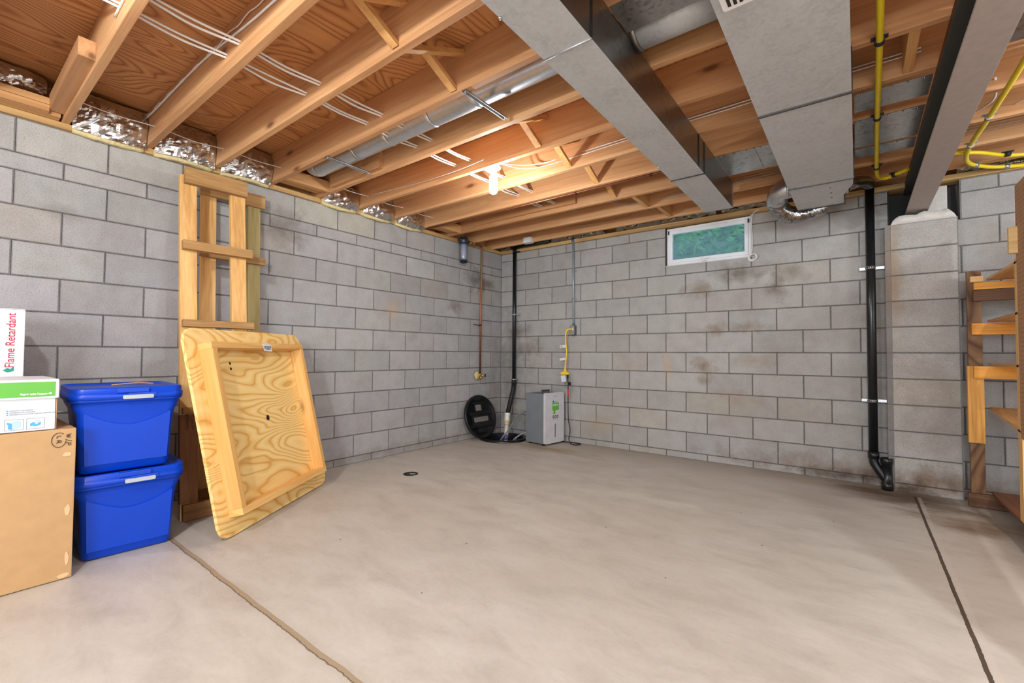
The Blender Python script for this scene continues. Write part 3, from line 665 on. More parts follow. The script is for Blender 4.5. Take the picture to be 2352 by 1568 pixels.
for (px, py) in ((X0+.004, -3.56), (X1-.004, -1.84), (X0+.006, -1.98), (X0+.01, -.98)):
    bm = bmn(); lathe(bm, [(0, -.008), (.006, -.007), (.007, -.002), (0, 0)], Matrix.Translation((px, py, Z0-.001)), 8); obj('screw', bm, STEELR, t1)

t2 = thing('trunk_duct', 'wide flat galvanized trunk duct, the right of the two', 'duct', (3.65, -3, Z0))
A0, A1 = 3.463, 3.829; cuts2 = [-7.5, -5.3, -3.9, -2.27, -1.05]
for a, b in zip(cuts2, cuts2[1:]):
    bm = bmn(); box(bm, A0, A1, a+.004, b-.002, Z0+.0, ZJ)
    for f in list(bm.faces):
        if f.normal.z < -.9: bmesh.ops.delete(bm, geom=[f], context='FACES_ONLY')
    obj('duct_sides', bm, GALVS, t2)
    bm = bmn(); crease_panel(bm, A0-.002, A1+.002, a+.004, b-.002, Z0, .009); obj('duct_bottom', bm, GALV, t2)
for c in (-3.9, -2.27, -1.05):
    bm = bmn(); box(bm, A0-.004, A1+.004, c-.014, c+.004, Z0-.005, Z0+.004); obj('drive_cleat', bm, GALVS, t2)
    bm = bmn(); box(bm, A0-.004, A1+.004, c+.004, c+.008, Z0-.006, Z0+.004); box(bm, A1+.001, A1+.006, c-.006, c+.006, Z0, ZJ-.004); obj('seam_line', bm, DARKSEAM, t2)
bm = bmn()
e = [(A0, -1.046), (A1, -1.046), (A1, -.93), (3.775, -.70), (3.772, -.47), (A0+.004, -.47)]
prism(bm, e, Z0, ZJ-.01); obj('end_section', bm, GALV, t2)
bm = bmn(); box(bm, A0, 3.778, -.475, -.46, Z0-.006, Z0+.003, bev=.001); box(bm, 3.772, 3.778, -.70, -.46, Z0-.003, ZJ-.02); obj('end_cleat', bm, DARKSEAM, t2)
for k in range(3):
    bm = bmn(); lathe(bm, [(0, -.004), (.005, -.003), (.005, 0)], Matrix.Translation((3.70+.0*k, -.92+.12*k, Z0)), 8); obj('screw', bm, DARKSEAM, t2)
# register on the wide duct
t = thing('air_register', 'white slotted air register under the wide duct at the top edge', 'vent', (3.56, -3.24, Z0))
M = Matrix.Translation((3.59, -3.235, Z0-.006))
bm = bmn(); prism(bm, rrect(.2, .2, .012), -.012, -.004, M); obj('grille_plate', bm, WHITE, t)
for k in range(9):
    bm = bmn(); box(bm, -.082+.018*k, -.072+.018*k, .02, .082, -.0135, -.0115, M); obj('slot', bm, HOLE, t)
# branch elbow and flexible foil duct
t = thing('branch_elbow', 'round metal elbow with a crinkled foil flex duct, left of the wide duct end', 'duct', (3.38, -.6, 2.3))
bm = bmn(); arc = [(3.4615, -.66, 2.365), (3.42, -.66, 2.365)]+[(3.41-.075*math.sin(a), -.66+.09*(1-math.cos(a)), 2.365-.04*(1-math.cos(a))) for a in (.4, .8, 1.2)]
arc += [(3.333, -.585, 2.325), (3.332, -.54, 2.30)]
tube(bm, arc, .074, 32, 0); obj('metal_elbow', bm, GALVR, t)
bm = bmn(); arc = [(3.43, -.66, 2.365), (3.415, -.66, 2.365)]; tube(bm, arc, .077, 32); obj('elbow_band', bm, GALVR, t)
bm = bmn(); P = spline([(3.333, -.56, 2.31), (3.345, -.49, 2.26), (3.41, -.40, 2.225), (3.50, -.33, 2.245), (3.62, -.25, 2.30)], 18)
tube(bm, P, [.066+.007*((k % 2)*2-1)*.6+.004*mnoise.noise(Vector((k*.7, 0, 0))) for k in range(len(P))], 28, 0)
for v in bm.verts: v.co += Vector((mnoise.noise(v.co*38), mnoise.noise(v.co*38+Vector((9, 0, 0))), mnoise.noise(v.co*38+Vector((0, 9, 0)))))*.006
obj('flex_sleeve', bm, FOIL, t)
t = thing('branch_pipe', 'short dark metal branch pipe right of the wide duct end', 'duct', (3.85, -.5, 2.33))
bm = bmn(); tube(bm, [(3.778, -.585, 2.33), (3.80, -.585, 2.33)], .056, 28); obj('collar', bm, GALVR, t)
bm = bmn(); tube(bm, [(3.79, -.585, 2.33), (3.83, -.56, 2.345), (3.86, -.5, 2.37), (3.90, -.40, 2.395), (3.93, -.3, 2.40)], .042, 24, 4); obj('pipe', bm, GALVS, t)
# sheet metal joist pans
for (x0, x1, y0, y1, lab) in ((3.06, 3.46, J[8]-.0, J[9]-.0, 'dull mottled sheet metal joist pan between the two ducts'), (3.84, 4.15, J[8]-.36, J[8]-.14, 'narrow sheet metal joist pan right of the wide duct, farther from the window'),
        (3.84, 4.15, J[8]-.02, J[9]-.0, 'streaked sheet metal joist pan right of the wide duct beside the steel beam'), (3.84, 4.15, J[9]+.03, J[9]+.2, 'small corroded sheet metal pan right of the wide duct, nearest the window'), (4.33, 4.75, J[7]-.3, J[7]-.05, 'sheet metal joist pan right of the steel beam')):
    bm = bmn(); box(bm, x0, x1, y0, y1, ZJ-.003, ZJ-.001); box(bm, x0+.001, x0+.006, y0, y1, ZJ-.008, ZJ-.001)
    if x0 < 3.2: box(bm, 3.30, 3.308, y0, y1, ZJ-.008, ZJ-.001)
    for k in range(5): lathe(bm, [(0, -.006), (.004, -.005), (.004, 0)], Matrix.Translation((x0+(x1-x0)*(k+.5)/5, y0+.012, ZJ-.003)), 6)
    tag(obj('joist_pan', bm, PAN), lab, 'sheet metal', 'sheet metal pans under joist bays')
# crosswise round duct between the trunks at the top of the frame
t = thing('cross_duct', 'round galvanized branch duct between the two trunk ducts', 'duct', (3.25, -2.86, 2.52))
bm = bmn(); tube(bm, [(3.064, -2.86, 2.52), (3.46, -2.86, 2.52)], .1, 36); obj('pipe', bm, GALV, t)
bm = bmn(); tube(bm, [(3.066, -2.86, 2.52), (3.09, -2.86, 2.52)], .105, 36); obj('collar', bm, GALVS, t)
bm = bmn(); box(bm, 3.066, 3.46, J[4]+.08-.16, J[4]+.1, ZJ-.004, ZJ-.001)
tag(obj('joist_pan', bm, PAN), 'flat sheet metal plate between the trunks at the top of the view', 'sheet metal', 'sheet metal pans under joist bays')

# ------------------------------------------------------------------ steel beam
t = thing('steel_beam', 'grey-brown steel I-beam resting on the block pilaster', 'beam', (4.22, -.05, 2.2))
Y0, Y1 = -8.8, .16
bm = bmn(); box(bm, 4.155, 4.287, Y0, Y1, 2.192, 2.205, bev=.002); obj('bottom_flange', bm, BEAM, t)
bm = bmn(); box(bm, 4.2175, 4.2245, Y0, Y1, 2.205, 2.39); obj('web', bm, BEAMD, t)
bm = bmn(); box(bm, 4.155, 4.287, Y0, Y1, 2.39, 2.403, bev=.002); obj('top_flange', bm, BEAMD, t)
bm = bmn(); box(bm, 4.155, 4.287, Y0, Y1, 2.4035, ZJ-.001, bev=.002); obj('nailer_plank', bm, DARKX, t)

# ------------------------------------------------------------------ yellow gas lines
def clamp(parent, p, d, r, m):
    bm = bmn(); a = Vector(d).normalized(); tube(bm, [Vector(p)-a*.012, Vector(p)+a*.012], r+.005, 16)
    box(bm, p[0]-.03, p[0]+.03, p[1]-.012, p[1]+.012, p[2]+r*.9, p[2]+r*.9+.006)
    obj('clamp', bm, m, parent)
t = thing('gas_line', 'yellow gas line hung under the joists left of the steel beam', 'gas pipe', (3.94, -1.4, 2.42))
zp = ZJ-.022
bm = bmn(); tube(bm, [(3.905, -6, zp), (3.915, -3.2, zp), (3.93, -2.27, zp), (3.944, -1.47, zp), (3.96, -.75, zp), (3.968, -.5, zp), (3.985, -.36, zp), (4.03, -.31, zp), (4.08, -.36, zp), (4.148, -.43, zp)], .0135, 14, 8); obj('tube', bm, YELLOW, t)
for p, d in (((3.93, -2.27, zp), (0, 1, 0)), ((3.944, -1.47, zp), (0, 1, 0)), ((3.965, -.6, zp), (0, 1, 0)), ((4.075, -.355, zp), (.6, -.6, 0))): clamp(t, p, d, .0135, BLACKM)
t = thing('gas_line', 'yellow gas line looping below the joists right of the steel beam', 'gas pipe', (4.48, -1.0, 2.42))
bm = bmn(); tube(bm, [(4.47, -4.0, zp), (4.47, -2.4, zp), (4.465, -1.7, zp), (4.45, -1.1, zp), (4.435, -.75, zp), (4.44, -.5, zp), (4.475, -.32, zp), (4.55, -.2, zp), (4.66, -.1, zp), (4.85, -.03+.0, zp), (5.2, .0-.05, zp)], .0135, 14, 8); obj('tube', bm, YELLOW, t)
for p, d in (((4.45, -1.1, zp), (0, 1, 0)), ((4.436, -.68, zp), (0, 1, 0)), ((4.52, -.24, zp), (1, 1, 0)), ((4.7, -.08, zp), (1, .4, 0))): clamp(t, p, d, .0135, STEELR)
t = thing('gas_line', 'yellow gas line crossing sideways right of the beam behind the loop', 'gas pipe', (4.6, -.45, 2.43))
bm = bmn(); tube(bm, [(4.3, -.62, zp+.004), (4.5, -.46, zp+.015), (4.75, -.27, zp+.005), (5.3, -.2, zp+.005)], .0125, 14, 8); obj('tube', bm, YELLOW, t)
clamp(t, (4.66, -.335, zp+.008), (1, .5, 0), .0125, BLACKM)
# copper line under a joist beyond the bulb
t = thing('water_line', 'copper water line clipped under a joist beyond the light bulb', 'water pipe', (2, J[8]+.03, 2.44))
bm = bmn(); tube(bm, [(.1, J[8]+.01, ZJ-.009), (.6, J[8]+.015, ZJ-.009), (2.845, J[8]+.015, ZJ-.009)], .009, 12); obj('tube', bm, COPPER, t)
for x in (1.95, 2.6):
    bm = bmn(); tube(bm, [(x-.006, J[8]+.015, ZJ-.01), (x+.006, J[8]+.015, ZJ-.01)], .013, 12); obj('clip', bm, BLACKM, t)

# ------------------------------------------------------------------ lamp
LX, LY = 1.665, -2.17
t = thing('ceiling_lamp', 'bare bright bulb in a white porcelain socket on the ceiling', 'lamp', (LX, LY, 2.45))
T = Matrix.Translation((LX, LY, 0))
bm = bmn(); lathe(bm, [(0, 2.52), (.05, 2.52), (.05, 2.478), (0, 2.478)], T, 24, False); box(bm, LX-.01, LX+.01, J[6]+.02, LY, 2.49, 2.515); obj('junction_box', bm, WHITE, t)
bm = bmn(); lathe(bm, [(0, 2.478), (.058, 2.478), (.06, 2.468), (.055, 2.456), (.03, 2.448), (.027, 2.44), (.024, 2.428), (0, 2.428)], T, 32); obj('socket', bm, PORC, t)
bm = bmn(); lathe(bm, [(0, 2.428), (.014, 2.427), (.02, 2.41), (.03, 2.395), (.031, 2.29), (.026, 2.272), (.012, 2.264), (0, 2.263)], T, 28); obj('bulb', bm, BULB, t)

# ------------------------------------------------------------------ junction box near the corner
t = thing('junction_box', 'small white electrical box under the joist near the room corner', 'electrical box', (.62, -.25, 2.47))
bm = bmn(); box(bm, .57, .68, -.285, -.2265, 2.43, 2.50, bev=.004); obj('box', bm, WHITE, t)
bm = bmn(); box(bm, .56, .69, -.3, -.22, 2.425, 2.431, bev=.001); obj('cover', bm, WHITE, t)

# ------------------------------------------------------------------ window
w = bpy.data.objects.new('window_1', None); COL.objects.link(w); w.location = ((WX0+WX1)/2, .05, WZ0); _W[w.name] = Matrix.Translation(w.location); w['kind'] = 'structure'
# reveals of the opening (left one dark brown, masonry right, wood head is the plate)
bm = bmn(); box(bm, WX0-.004, WX0+.004, .0, .2, WZ0, ZT); obj('jamb_left', bm, plain('dark_jamb', (84, 70, 60), .9), w)
bm = bmn(); box(bm, WX1-.004, WX1+.004, .0, .2, WZ0, ZT); box(bm, WX0, WX1, .0, .2, WZ0-.006, WZ0+.001); obj('jamb_right', bm, MORTL, w)
def rframe(bm, x0, x1, z0, z1, y0, y1, wd, bev=.003):
    box(bm, x0, x1, y0, y1, z1-wd, z1, bev=bev); box(bm, x0, x1, y0, y1, z0, z0+wd, bev=bev)
    box(bm, x0, x0+wd, y0, y1, z0+wd*.9, z1-wd*.9, bev=bev); box(bm, x1-wd, x1, y0, y1, z0+wd*.9, z1-wd*.9, bev=bev)
fy = .028
bm = bmn(); rframe(bm, WX0+.006, WX1-.002, WZ0+.004, ZT-.012, fy, fy+.06, .024); obj('window_frame', bm, VINYL, w)
bm = bmn(); rframe(bm, WX0+.030, WX1-.026, WZ0+.026, ZT-.036, fy-.008, fy+.03, .036, .005); sash = obj('sash', bm, VINYL, w)
bm = bmn(); box(bm, WX0+.06, WX1-.056, fy+.008, fy+.012, WZ0+.056, ZT-.066)
GL, nt, b = new_mat('hazy_window_glass')
tc = nd(nt, 'ShaderNodeTexCoord')
mp = nd(nt, 'ShaderNodeMapping', {'Vector': tc.outputs['Object'], 'Rotation': (0, .8, 0), 'Scale': (4, 1, 14)}).outputs[0]
n1 = nd(nt, 'ShaderNodeTexNoise', {'Vector': mp, 'Scale': 1.6, 'Detail': 7., 'Roughness': .7, 'Distortion': 1.2}).outputs[0]
sz = nd(nt, 'ShaderNodeSeparateXYZ', {0: tc.outputs['Object']})
grad = mth(nt, 'MULTIPLY_ADD', sz.outputs[2], -1.5, 3.55)
haze = mth(nt, 'MULTIPLY', mth(nt, 'ADD', ramp(nt, n1, [(.35, (0, 0, 0)), (.75, (1, 1, 1))]), mth(nt, 'MULTIPLY', grad, .8)), .62, clamp=True)
tr = nd(nt, 'ShaderNodeBsdfTransparent', {0: (.85, .95, .95, 1)}); df = nd(nt, 'ShaderNodeBsdfTranslucent', {0: lin(130, 172, 196)}); df2 = nd(nt, 'ShaderNodeBsdfDiffuse', {0: lin(150, 178, 196)})
mx0 = nd(nt, 'ShaderNodeMixShader', {0: .5, 1: df.outputs[0], 2: df2.outputs[0]})
mx = nd(nt, 'ShaderNodeMixShader', {0: haze, 1: tr.outputs[0], 2: mx0.outputs[0]}); gl = nd(nt, 'ShaderNodeBsdfGlossy', {'Roughness': .06})
mx2 = nd(nt, 'ShaderNodeMixShader', {0: .07, 1: mx.outputs[0], 2: gl.outputs[0]})
nt.links.new(mx2.outputs[0], [n for n in nt.nodes if n.type == 'OUTPUT_MATERIAL'][0].inputs[0])
obj('pane', bm, GL, sash)
bm = bmn(); M = Matrix.Translation((2.605, fy-.012, WZ0+.036)); lathe(bm, [(0, -.006), (.014, -.006), (.016, 0), (.014, .008), (0, .008)], M @ Matrix.Rotation(PI/2, 4, 'X'), 16)
box(bm, 0, .06, -.012, -.004, -.004, .008, M, bev=.002); box(bm, -.012, .03, -.008, 0, -.024, -.012, M, bev=.002); obj('latch', bm, WHITE, sash)
for x in (WX0+.02, WX1-.032):
    bm = bmn(); box(bm, x, x+.014, fy-.014, fy-.006, ZT-.075, ZT-.035, bev=.001); obj('hinge', bm, BLACKM, sash)
# outdoor foliage behind the glass
FOL, nt, b = new_mat('glowing_foliage')
tc = nd(nt, 'ShaderNodeTexCoord')
n1 = nd(nt, 'ShaderNodeTexNoise', {'Vector': tc.outputs['Object'], 'Scale': 2.3, 'Detail': 5., 'Roughness': .6, 'Distortion': 1.}).outputs[0]
c = ramp(nt, n1, [(.3, lin(28, 66, 40)), (.45, lin(40, 100, 78)), (.58, lin(90, 160, 100)), (.72, lin(150, 205, 150)), (.85, lin(230, 245, 230))])
nt.links.new(c, b.inputs['Base Color']); b.inputs['Roughness'].default_value = .8
nt.links.new(c, b.inputs['Emission Color']); b.inputs['Emission Strength'].default_value = .26  # emission puts the daylight into the leaves' own colour
bm = bmn()
rnd = random.Random(5)
for k in range(5200):
    x = rnd.uniform(-1.2, 4.2); z = rnd.uniform(1.6, 5.2); y = 1.6+rnd.uniform(0, .9)+.12*(z-2)
    s = rnd.uniform(.03, .09); Mx = Matrix.Translation((x, y, z)) @ Matrix.Rotation(rnd.uniform(0, 6.3), 4, 'Y') @ Matrix.Rotation(rnd.uniform(-1, 1), 4, 'X')
    vs = [bm.verts.new(Mx @ Vector(p)) for p in ((-s, 0, 0), (0, .02, -s*.4), (s, 0, 0), (0, .02, s*.4))]; bm.faces.new(vs)
bm.faces.new([bm.verts.new(p) for p in ((-2.5, 3.0, .5), (5.5, 3.0, .5), (5.5, 3.6, 7), (-2.5, 3.6, 7))])
fo = obj('hedge', bm, FOL); tag(fo, 'blurred green foliage seen through the basement window', 'foliage', kind='stuff')
# thermometer lead by the window
t = thing('coiled_cord', 'thin white cord coiled at the lower right corner of the window', 'cord', (3.06, -.01, 2.0))
bm = bmn()
tube(bm, [(3.12, -.034, 2.43), (3.07, -.034, 2.39), (3.056, -.012, 2.33), (3.06, -.012, 2.2), (3.058, -.012, 2.06), (3.05, -.014, 2.03)], .0035, 8, 6)
for q in range(4): tube(bm, [(3.055+.012*q*.3+(.034)*math.cos(a), -.012-.006*q, 1.985+(.036-.003*q)*math.sin(a)) for a in [2*PI*k/20 for k in range(21)]], .0042, 8)
obj('coil', bm, CABLE, t)

# ------------------------------------------------------------------ black drain pipe on the back wall
t = thing('drain_pipe', 'tall black drain pipe beside the block pilaster', 'drain pipe', (4.0, -.09, 0))
r = .031
bm = bmn(); tube(bm, [(3.932, -.085, ZJ+.1), (3.93, -.085, .27)], r, 28); obj('pipe', bm, BLACKP, t)
bm = bmn(); tube(bm, [(3.93, -.085, .29), (3.93, -.085, .235)], r+.006, 28); obj('coupling', bm, BLACKP, t)
bm = bmn(); tube(bm, [(3.93, -.085, .25), (3.93, -.085, .215), (3.938, -.086, .19), (3.975, -.092, .125), (4.0, -.096, .085)], r, 28, 4); obj('elbow', bm, BLACKP, t)
bm = bmn(); lathe(bm, [(.030, 0), (.038, 0), (.038, .055), (.033, .058), (.033, .205), (.039, .208), (.040, .25), (.036, .252), (.031, .25), (.031, .16), (0, .16)], Matrix.Translation((4.012, -.10, .0)), 32); obj('wye', bm, BLACKP, t)
for z in (1.775, .695):
    bm = bmn(); tube(bm, [(3.931, -.085, z-.012), (3.931, -.085, z+.012)], r+.002, 28); box(bm, 3.86, 4.02, -.05, -.003, z-.011, z+.011); st = obj('strap', bm, STEELR, t)
    bm = bmn()
    for k in range(-3, 8):
        a = k*.42-1.9; box(bm, -.004, .004, -.001, .001, -.004, .004, Matrix.Translation((3.931+(r+.0025)*math.sin(a), -.085-(r+.0025)*math.cos(a), z)) @ Matrix.Rotation(a, 4, 'Z'))
    obj('strap_holes', bm, BLACKM, st)

# ------------------------------------------------------------------ sump pit, lid and discharge
t = thing('sump_pit', 'open black sump basin set in the floor at the corner', 'sump pit', (.32, -.33, 0))
bm = bmn(); lathe(bm, [(.245, -.35), (.24, 0), (.245, .018), (.262, .028), (.29, .026), (.30, .012), (.30, .001)], Matrix.Translation((.32, -.33, 0)), 56); obj('basin', bm, BLACKP, t)
bm = bmn(); lathe(bm, [(0, -.2), (.243, -.2)], Matrix.Translation((.32, -.33, 0)), 40); obj('water', bm, plain('sump_water', (12, 12, 14), .06), t)
t = thing('discharge_pipe', 'black pump discharge pipe with white coupling rising from the sump', 'drain pipe', (.3, -.2, 0))
bm = bmn(); tube(bm, [(.268, -.06, ZJ+.02), (.27, -.06, .72)], .024, 22); obj('upper_pipe', bm, BLACKP, t)
bm = bmn(); tube(bm, [(.268, -.06, ZJ+.015), (.5, -.062, ZJ+.02), (.82, -.064, ZJ+.025)], .024, 22); obj('cross_pipe', bm, BLACKP, t)
bm = bmn(); tube(bm, [(.27, -.06, .73), (.27, -.062, .66)], .031, 22); tube(bm, [(.27, -.062, .67), (.272, -.075, .6), (.315, -.25, .30)], .029, 22); obj('rubber_boot', bm, BLACKM, t)
bm = bmn(); tube(bm, [(.27, -.06, .735), (.27, -.06, .72)], .0325, 22); box(bm, .29, .33, -.07, -.05, .722, .733); obj('hose_clamp', bm, STEELR, t)
a = Vector((.318, -.255, .30)); b = Vector((.345, -.33, -.18)); d = (b-a)
P = lambda s: tuple(a+d*s)
bm = bmn(); tube(bm, [P(-.03), P(.0), P(.03), P(.15), P(.17)], [.036, .038, .034, .034, .038], 24); obj('coupling', bm, PVC, t)
bm = bmn(); tube(bm, [P(.165), P(.19), P(.2), P(.25), P(.27)], [.038, .04, .032, .034, .036], 24); obj('union_nut', bm, CREAM, t)
bm = bmn(); tube(bm, [P(.26), P(.98)], .026, 22); obj('lower_pipe', bm, PVC, t)
bm = bmn(); tube(bm, [P(.52), P(.66)], .0272, 22); obj('primer_band', bm, PURPLE, t)
for z in (2.405, 1.575):
    bm = bmn(); tube(bm, [(.268, -.06, z-.008), (.268, -.06, z+.008)], .0265, 20); box(bm, .268, .33, -.04, -.003, z-.008, z+.008); obj('strap', bm, BLACKM if z > 2 else CONDUIT, t)
# ribbed round lid leaning on the left wall
t = thing('pit_cover', 'round ribbed black sump cover leaning on the left wall', 'sump cover', (.13, -.50, .0))
th = math.radians(14); R = .272
M = frame((.15, -.50, .008), (0, 1, 0), (-math.sin(th), 0, math.cos(th)))   # local x along wall, y up the lid, z toward room
Mc = M @ Matrix.Translation((0, R, 0)) @ Matrix.Diagonal((1.03, 1.0, 1, 1))
bm = bmn(); lathe(bm, [(0, -.012), (R, -.012), (R, .014), (R-.012, .018), (R-.024, .016), (R-.03, .004), (0, .004)], Mc, 56); obj('disc', bm, BLACKP, t)
bm = bmn()
for yy in (.30, .145): box(bm, -.21, .21, yy, yy+.035, .002, .022, M, bev=.004)
box(bm, -.14, .12, .44, .455, .002, .02, M, bev=.003); box(bm, -.09, .06, .075, .088, .002, .02, M, bev=.003)
for xx in (-.09, .04): box(bm, xx, xx+.012, .08, .145, .002, .018, M, bev=.003); box(bm, xx-.01, xx+.002, .335, .44, .002, .018, M, bev=.003)
for s in (-1, 1): box(bm, s*.17-.006, s*.17+.006, .18, .30, .002, .02, M, bev=.003)
obj('ribs', bm, BLACKP, t)
bm = bmn(); prism(bm, rrect(.26, .06, .012), .004, .008, M @ Matrix.Translation((0, .24, 0))); prism(bm, rrect(.1, .075, .006), .004, .007, M @ Matrix.Translation((-.02, .385, 0))); obj('dusty_recess', bm, plain('dusty_grey', (120, 116, 108), .8), t)

# ------------------------------------------------------------------ water filter and copper riser
t = thing('water_filter', 'clear canister water filter hanging high on the left wall', 'water filter', (.12, -.86, 2.15))
T = Matrix.Translation((.12, -.87, 0))
bm = bmn(); lathe(bm, [(0, 2.44), (.05, 2.44), (.055, 2.425), (.058, 2.37), (.052, 2.365), (0, 2.365)], T, 28)
tube(bm, [(.12, -.95, 2.405), (.12, -.79, 2.405)], .02, 14); obj('filter_head', bm, plain('filter_head_blue', (22, 34, 50), .35), t)
CL, nt, b = new_mat('clear_canister'); b.inputs['Base Color'].default_value = lin(120, 132, 150); b.inputs['Transmission Weight'].default_value = .7; b.inputs['Roughness'].default_value = .08; b.inputs['Alpha'].default_value = .5
bm = bmn(); lathe(bm, [(.05, 2.366), (.05, 2.18), (.044, 2.155), (.03, 2.142), (0, 2.14)], T, 28); obj('canister', bm, CL, t)
bm = bmn(); lathe(bm, [(0, 2.36), (.033, 2.36), (.033, 2.19), (0, 2.19)], T, 24); obj('cartridge', bm, plain('cartridge_white', (206, 212, 232), .6), t)
bm = bmn(); lathe(bm, [(.052, 2.16), (.04, 2.142), (.03, 2.136), (0, 2.134), (0, 2.15), (.046, 2.168)], T, 24); obj('sump_cap', bm, BLACKP, t)
t = thing('copper_riser', 'vertical copper water pipe ending in a hose valve', 'water pipe', (.045, -.47, .8))
bm = bmn(); tube(bm, [(.12, -.79, 2.405), (.09, -.6, 2.42), (.06, -.47, 2.415), (.05, -.47, 2.38), (.05, -.475, 1.6), (.05, -.478, .80)], .0115, 14); obj('tube', bm, COPPER, t)
bm = bmn(); tube(bm, [(.12, -.775, 2.405), (.115, -.73, 2.408)], .017, 12); tube(bm, [(.105, -.69, 2.412), (.1, -.66, 2.414)], .017, 12); obj('brass_fittings', bm, BRASS, t)
bm = bmn(); tube(bm, [(.003, -.475, 1.42), (.05, -.475, 1.42)], .005, 8); tube(bm, [(.05, -.475, 1.412), (.05, -.475, 1.43)], .016, 12); tube(bm, [(.006, -.56, 1.425), (.05, -.475, 1.42)], .004, 8); obj('bracket', bm, BLACKM, t)
v_ = (.05, -.478, .79)
bm = bmn(); tube(bm, [(.05, -.478, .81), (.05, -.478, .765)], .015, 14); tube(bm, [(.006, -.478, .785), (.06, -.478, .785)], .012, 12); tube(bm, [(.05, -.478, .785), (.10, -.44, .785)], .011, 12); tube(bm, [(.058, -.478, .785), (.085, -.50, .745)], .012, 12); vv = obj('hose_valve', bm, BRASS, t)
bm = bmn(); lathe(bm, [(0, -.004), (.022, -.004), (.024, .002), (.022, .008), (0, .008)], frame((.105, -.435, .785), (0, 0, 1), (-.6, .8, 0)), 10); obj('hand_wheel', bm, plain('dark_green_wheel', (24, 52, 44), .5), vv)
bm = bmn(); bmesh.ops.create_icosphere(bm, subdivisions=3, radius=.05)
for v in bm.verts: v.co = Vector((v.co.x*.45, v.co.y*.75, v.co.z))*(1+.25*mnoise.noise(v.co*30))+Vector((.032, -.52, .785))
obj('foam_seal', bm, FOAM, t, smooth=True)

# ------------------------------------------------------------------ conduit, outlet and cords
t = thing('conduit', 'grey electrical conduit running down to an outlet box', 'conduit', (1.14, -.03, 1.3))
bm = bmn(); tube(bm, [(1.13, -.03, ZJ), (1.138, -.022, 1.42)], .0115, 16); obj('tube', bm, CONDUIT, t)
bm = bmn(); tube(bm, [(1.129, -.03, ZJ-.002), (1.13, -.03, ZJ-.03)], .017, 12); tube(bm, [(1.138, -.022, 1.425), (1.138, -.022, 1.395)], .016, 12); obj('connector', bm, plain('blue_connector', (60, 92, 124), .5), t)
for z in (2.06, 1.72):
    bm = bmn(); tube(bm, [(1.133, -.026, z-.007), (1.133, -.026, z+.007)], .0145, 12); box(bm, 1.1, 1.165, -.012, -.002, z-.007, z+.007); obj('strap', bm, STEELR, t)
bm = bmn(); box(bm, 1.105, 1.165, -.055, -.0, 1.29, 1.402, bev=.003); ob = obj('outlet_box', bm, plain('outlet_box_grey', (96, 100, 106), .4, .5), t)
bm = bmn(); box(bm, 1.107, 1.163, -.058, -.055, 1.292, 1.4, bev=.001); obj('outlet_plate', bm, plain('outlet_plate_metal', (168, 170, 174), .35, .7), ob)
bm = bmn(); lathe(bm, [(0, 0), (.017, 0), (.017, .004), (0, .004)], Matrix.Translation((1.137, -.058, 1.358)) @ Matrix.Rotation(PI/2, 4, 'X'), 18); obj('receptacle', bm, WHITE, ob)
t = thing('adapter_cord', 'short yellow adapter cord plugged into the outlet, tags attached', 'extension cord', (1.07, -.09, .8))
bm = bmn(); tube(bm, [(1.137, -.066, 1.358), (1.115, -.085, 1.357), (1.09, -.1, 1.345), (1.073, -.1, 1.30), (1.073, -.1, 1.2), (1.085, -.1, 1.1), (1.078, -.1, 1.0), (1.07, -.1, .93), (1.066, -.1, .86)], .008, 14, 8); obj('cord', bm, YCORD, t)
bm = bmn(); tube(bm, [(1.137, -.062, 1.358), (1.11, -.088, 1.357)], [.014, .01], 14); obj('plug', bm, YCORD, t)
bm = bmn(); tube(bm, [(1.067, -.1, .90), (1.066, -.1, .85)], [.010, .017], 14); box(bm, 1.015, 1.118, -.117, -.083, .815, .848, bev=.006); box(bm, 1.045, 1.088, -.115, -.085, .835, .862, bev=.006); obj('triple_tap', bm, YCORD, t)
for (x0, x1, z0, z1, rot, nm) in ((1.0, 1.085, 1.135, 1.167, .08, 'barcode_tag'), (.998, 1.075, .985, 1.012, .12, 'clear_tag'), (1.02, 1.085, .73, .805, .12, 'paper_tag')):
    Mt = Matrix.Translation(((x0+x1)/2, -.112, (z0+z1)/2)) @ Matrix.Rotation(-rot, 4, 'Y')
    bm = bmn(); box(bm, -(x1-x0)/2, (x1-x0)/2, -.0006, .0006, -(z1-z0)/2, (z1-z0)/2, Mt); tg = obj(nm, bm, WHITEB, t)
    if nm == 'barcode_tag':
        bm = bmn()
        for k in range(7): box(bm, -.03+.0036*k, -.03+.0036*k+(.0022 if k % 2 else .0012), -.0009, -.0005, -.009, .009, Mt)
        obj('barcode', bm, INK, tg)
    elif nm == 'paper_tag':
        bm = bmn(); box(bm, -.004, .012, -.0009, -.0005, -.018, .016, Mt); obj('print', bm, LBLUEP, tg)
t = thing('power_cord', 'black dehumidifier power cord with a red sleeve', 'power cord', (1.1, -.1, 0))
bm = bmn(); tube(bm, [(1.102, -.1, .815), (1.103, -.1, .77), (1.108, -.1, .70), (1.108, -.1, .6), (1.108, -.1, .5), (1.112, -.1, .3), (1.13, -.09, .16), (1.12, -.1, .06), (1.16, -.12, .012), (1.22, -.14, .008), (1.26, -.08, .008), (1.22, -.035, .008), (1.1, -.03, .008), (1.03, -.06, .008), (.94, -.03, .02)], .0055, 10, 8); obj('cord', bm, BLACKM, t)
bm = bmn(); tube(bm, [(1.103, -.1, .815), (1.103, -.1, .77)], [.011, .009], 12); obj('plug', bm, BLACKM, t)
bm = bmn(); tube(bm, [(1.108, -.1, .645), (1.108, -.1, .555)], .0085, 12); obj('sleeve', bm, REDM, t)
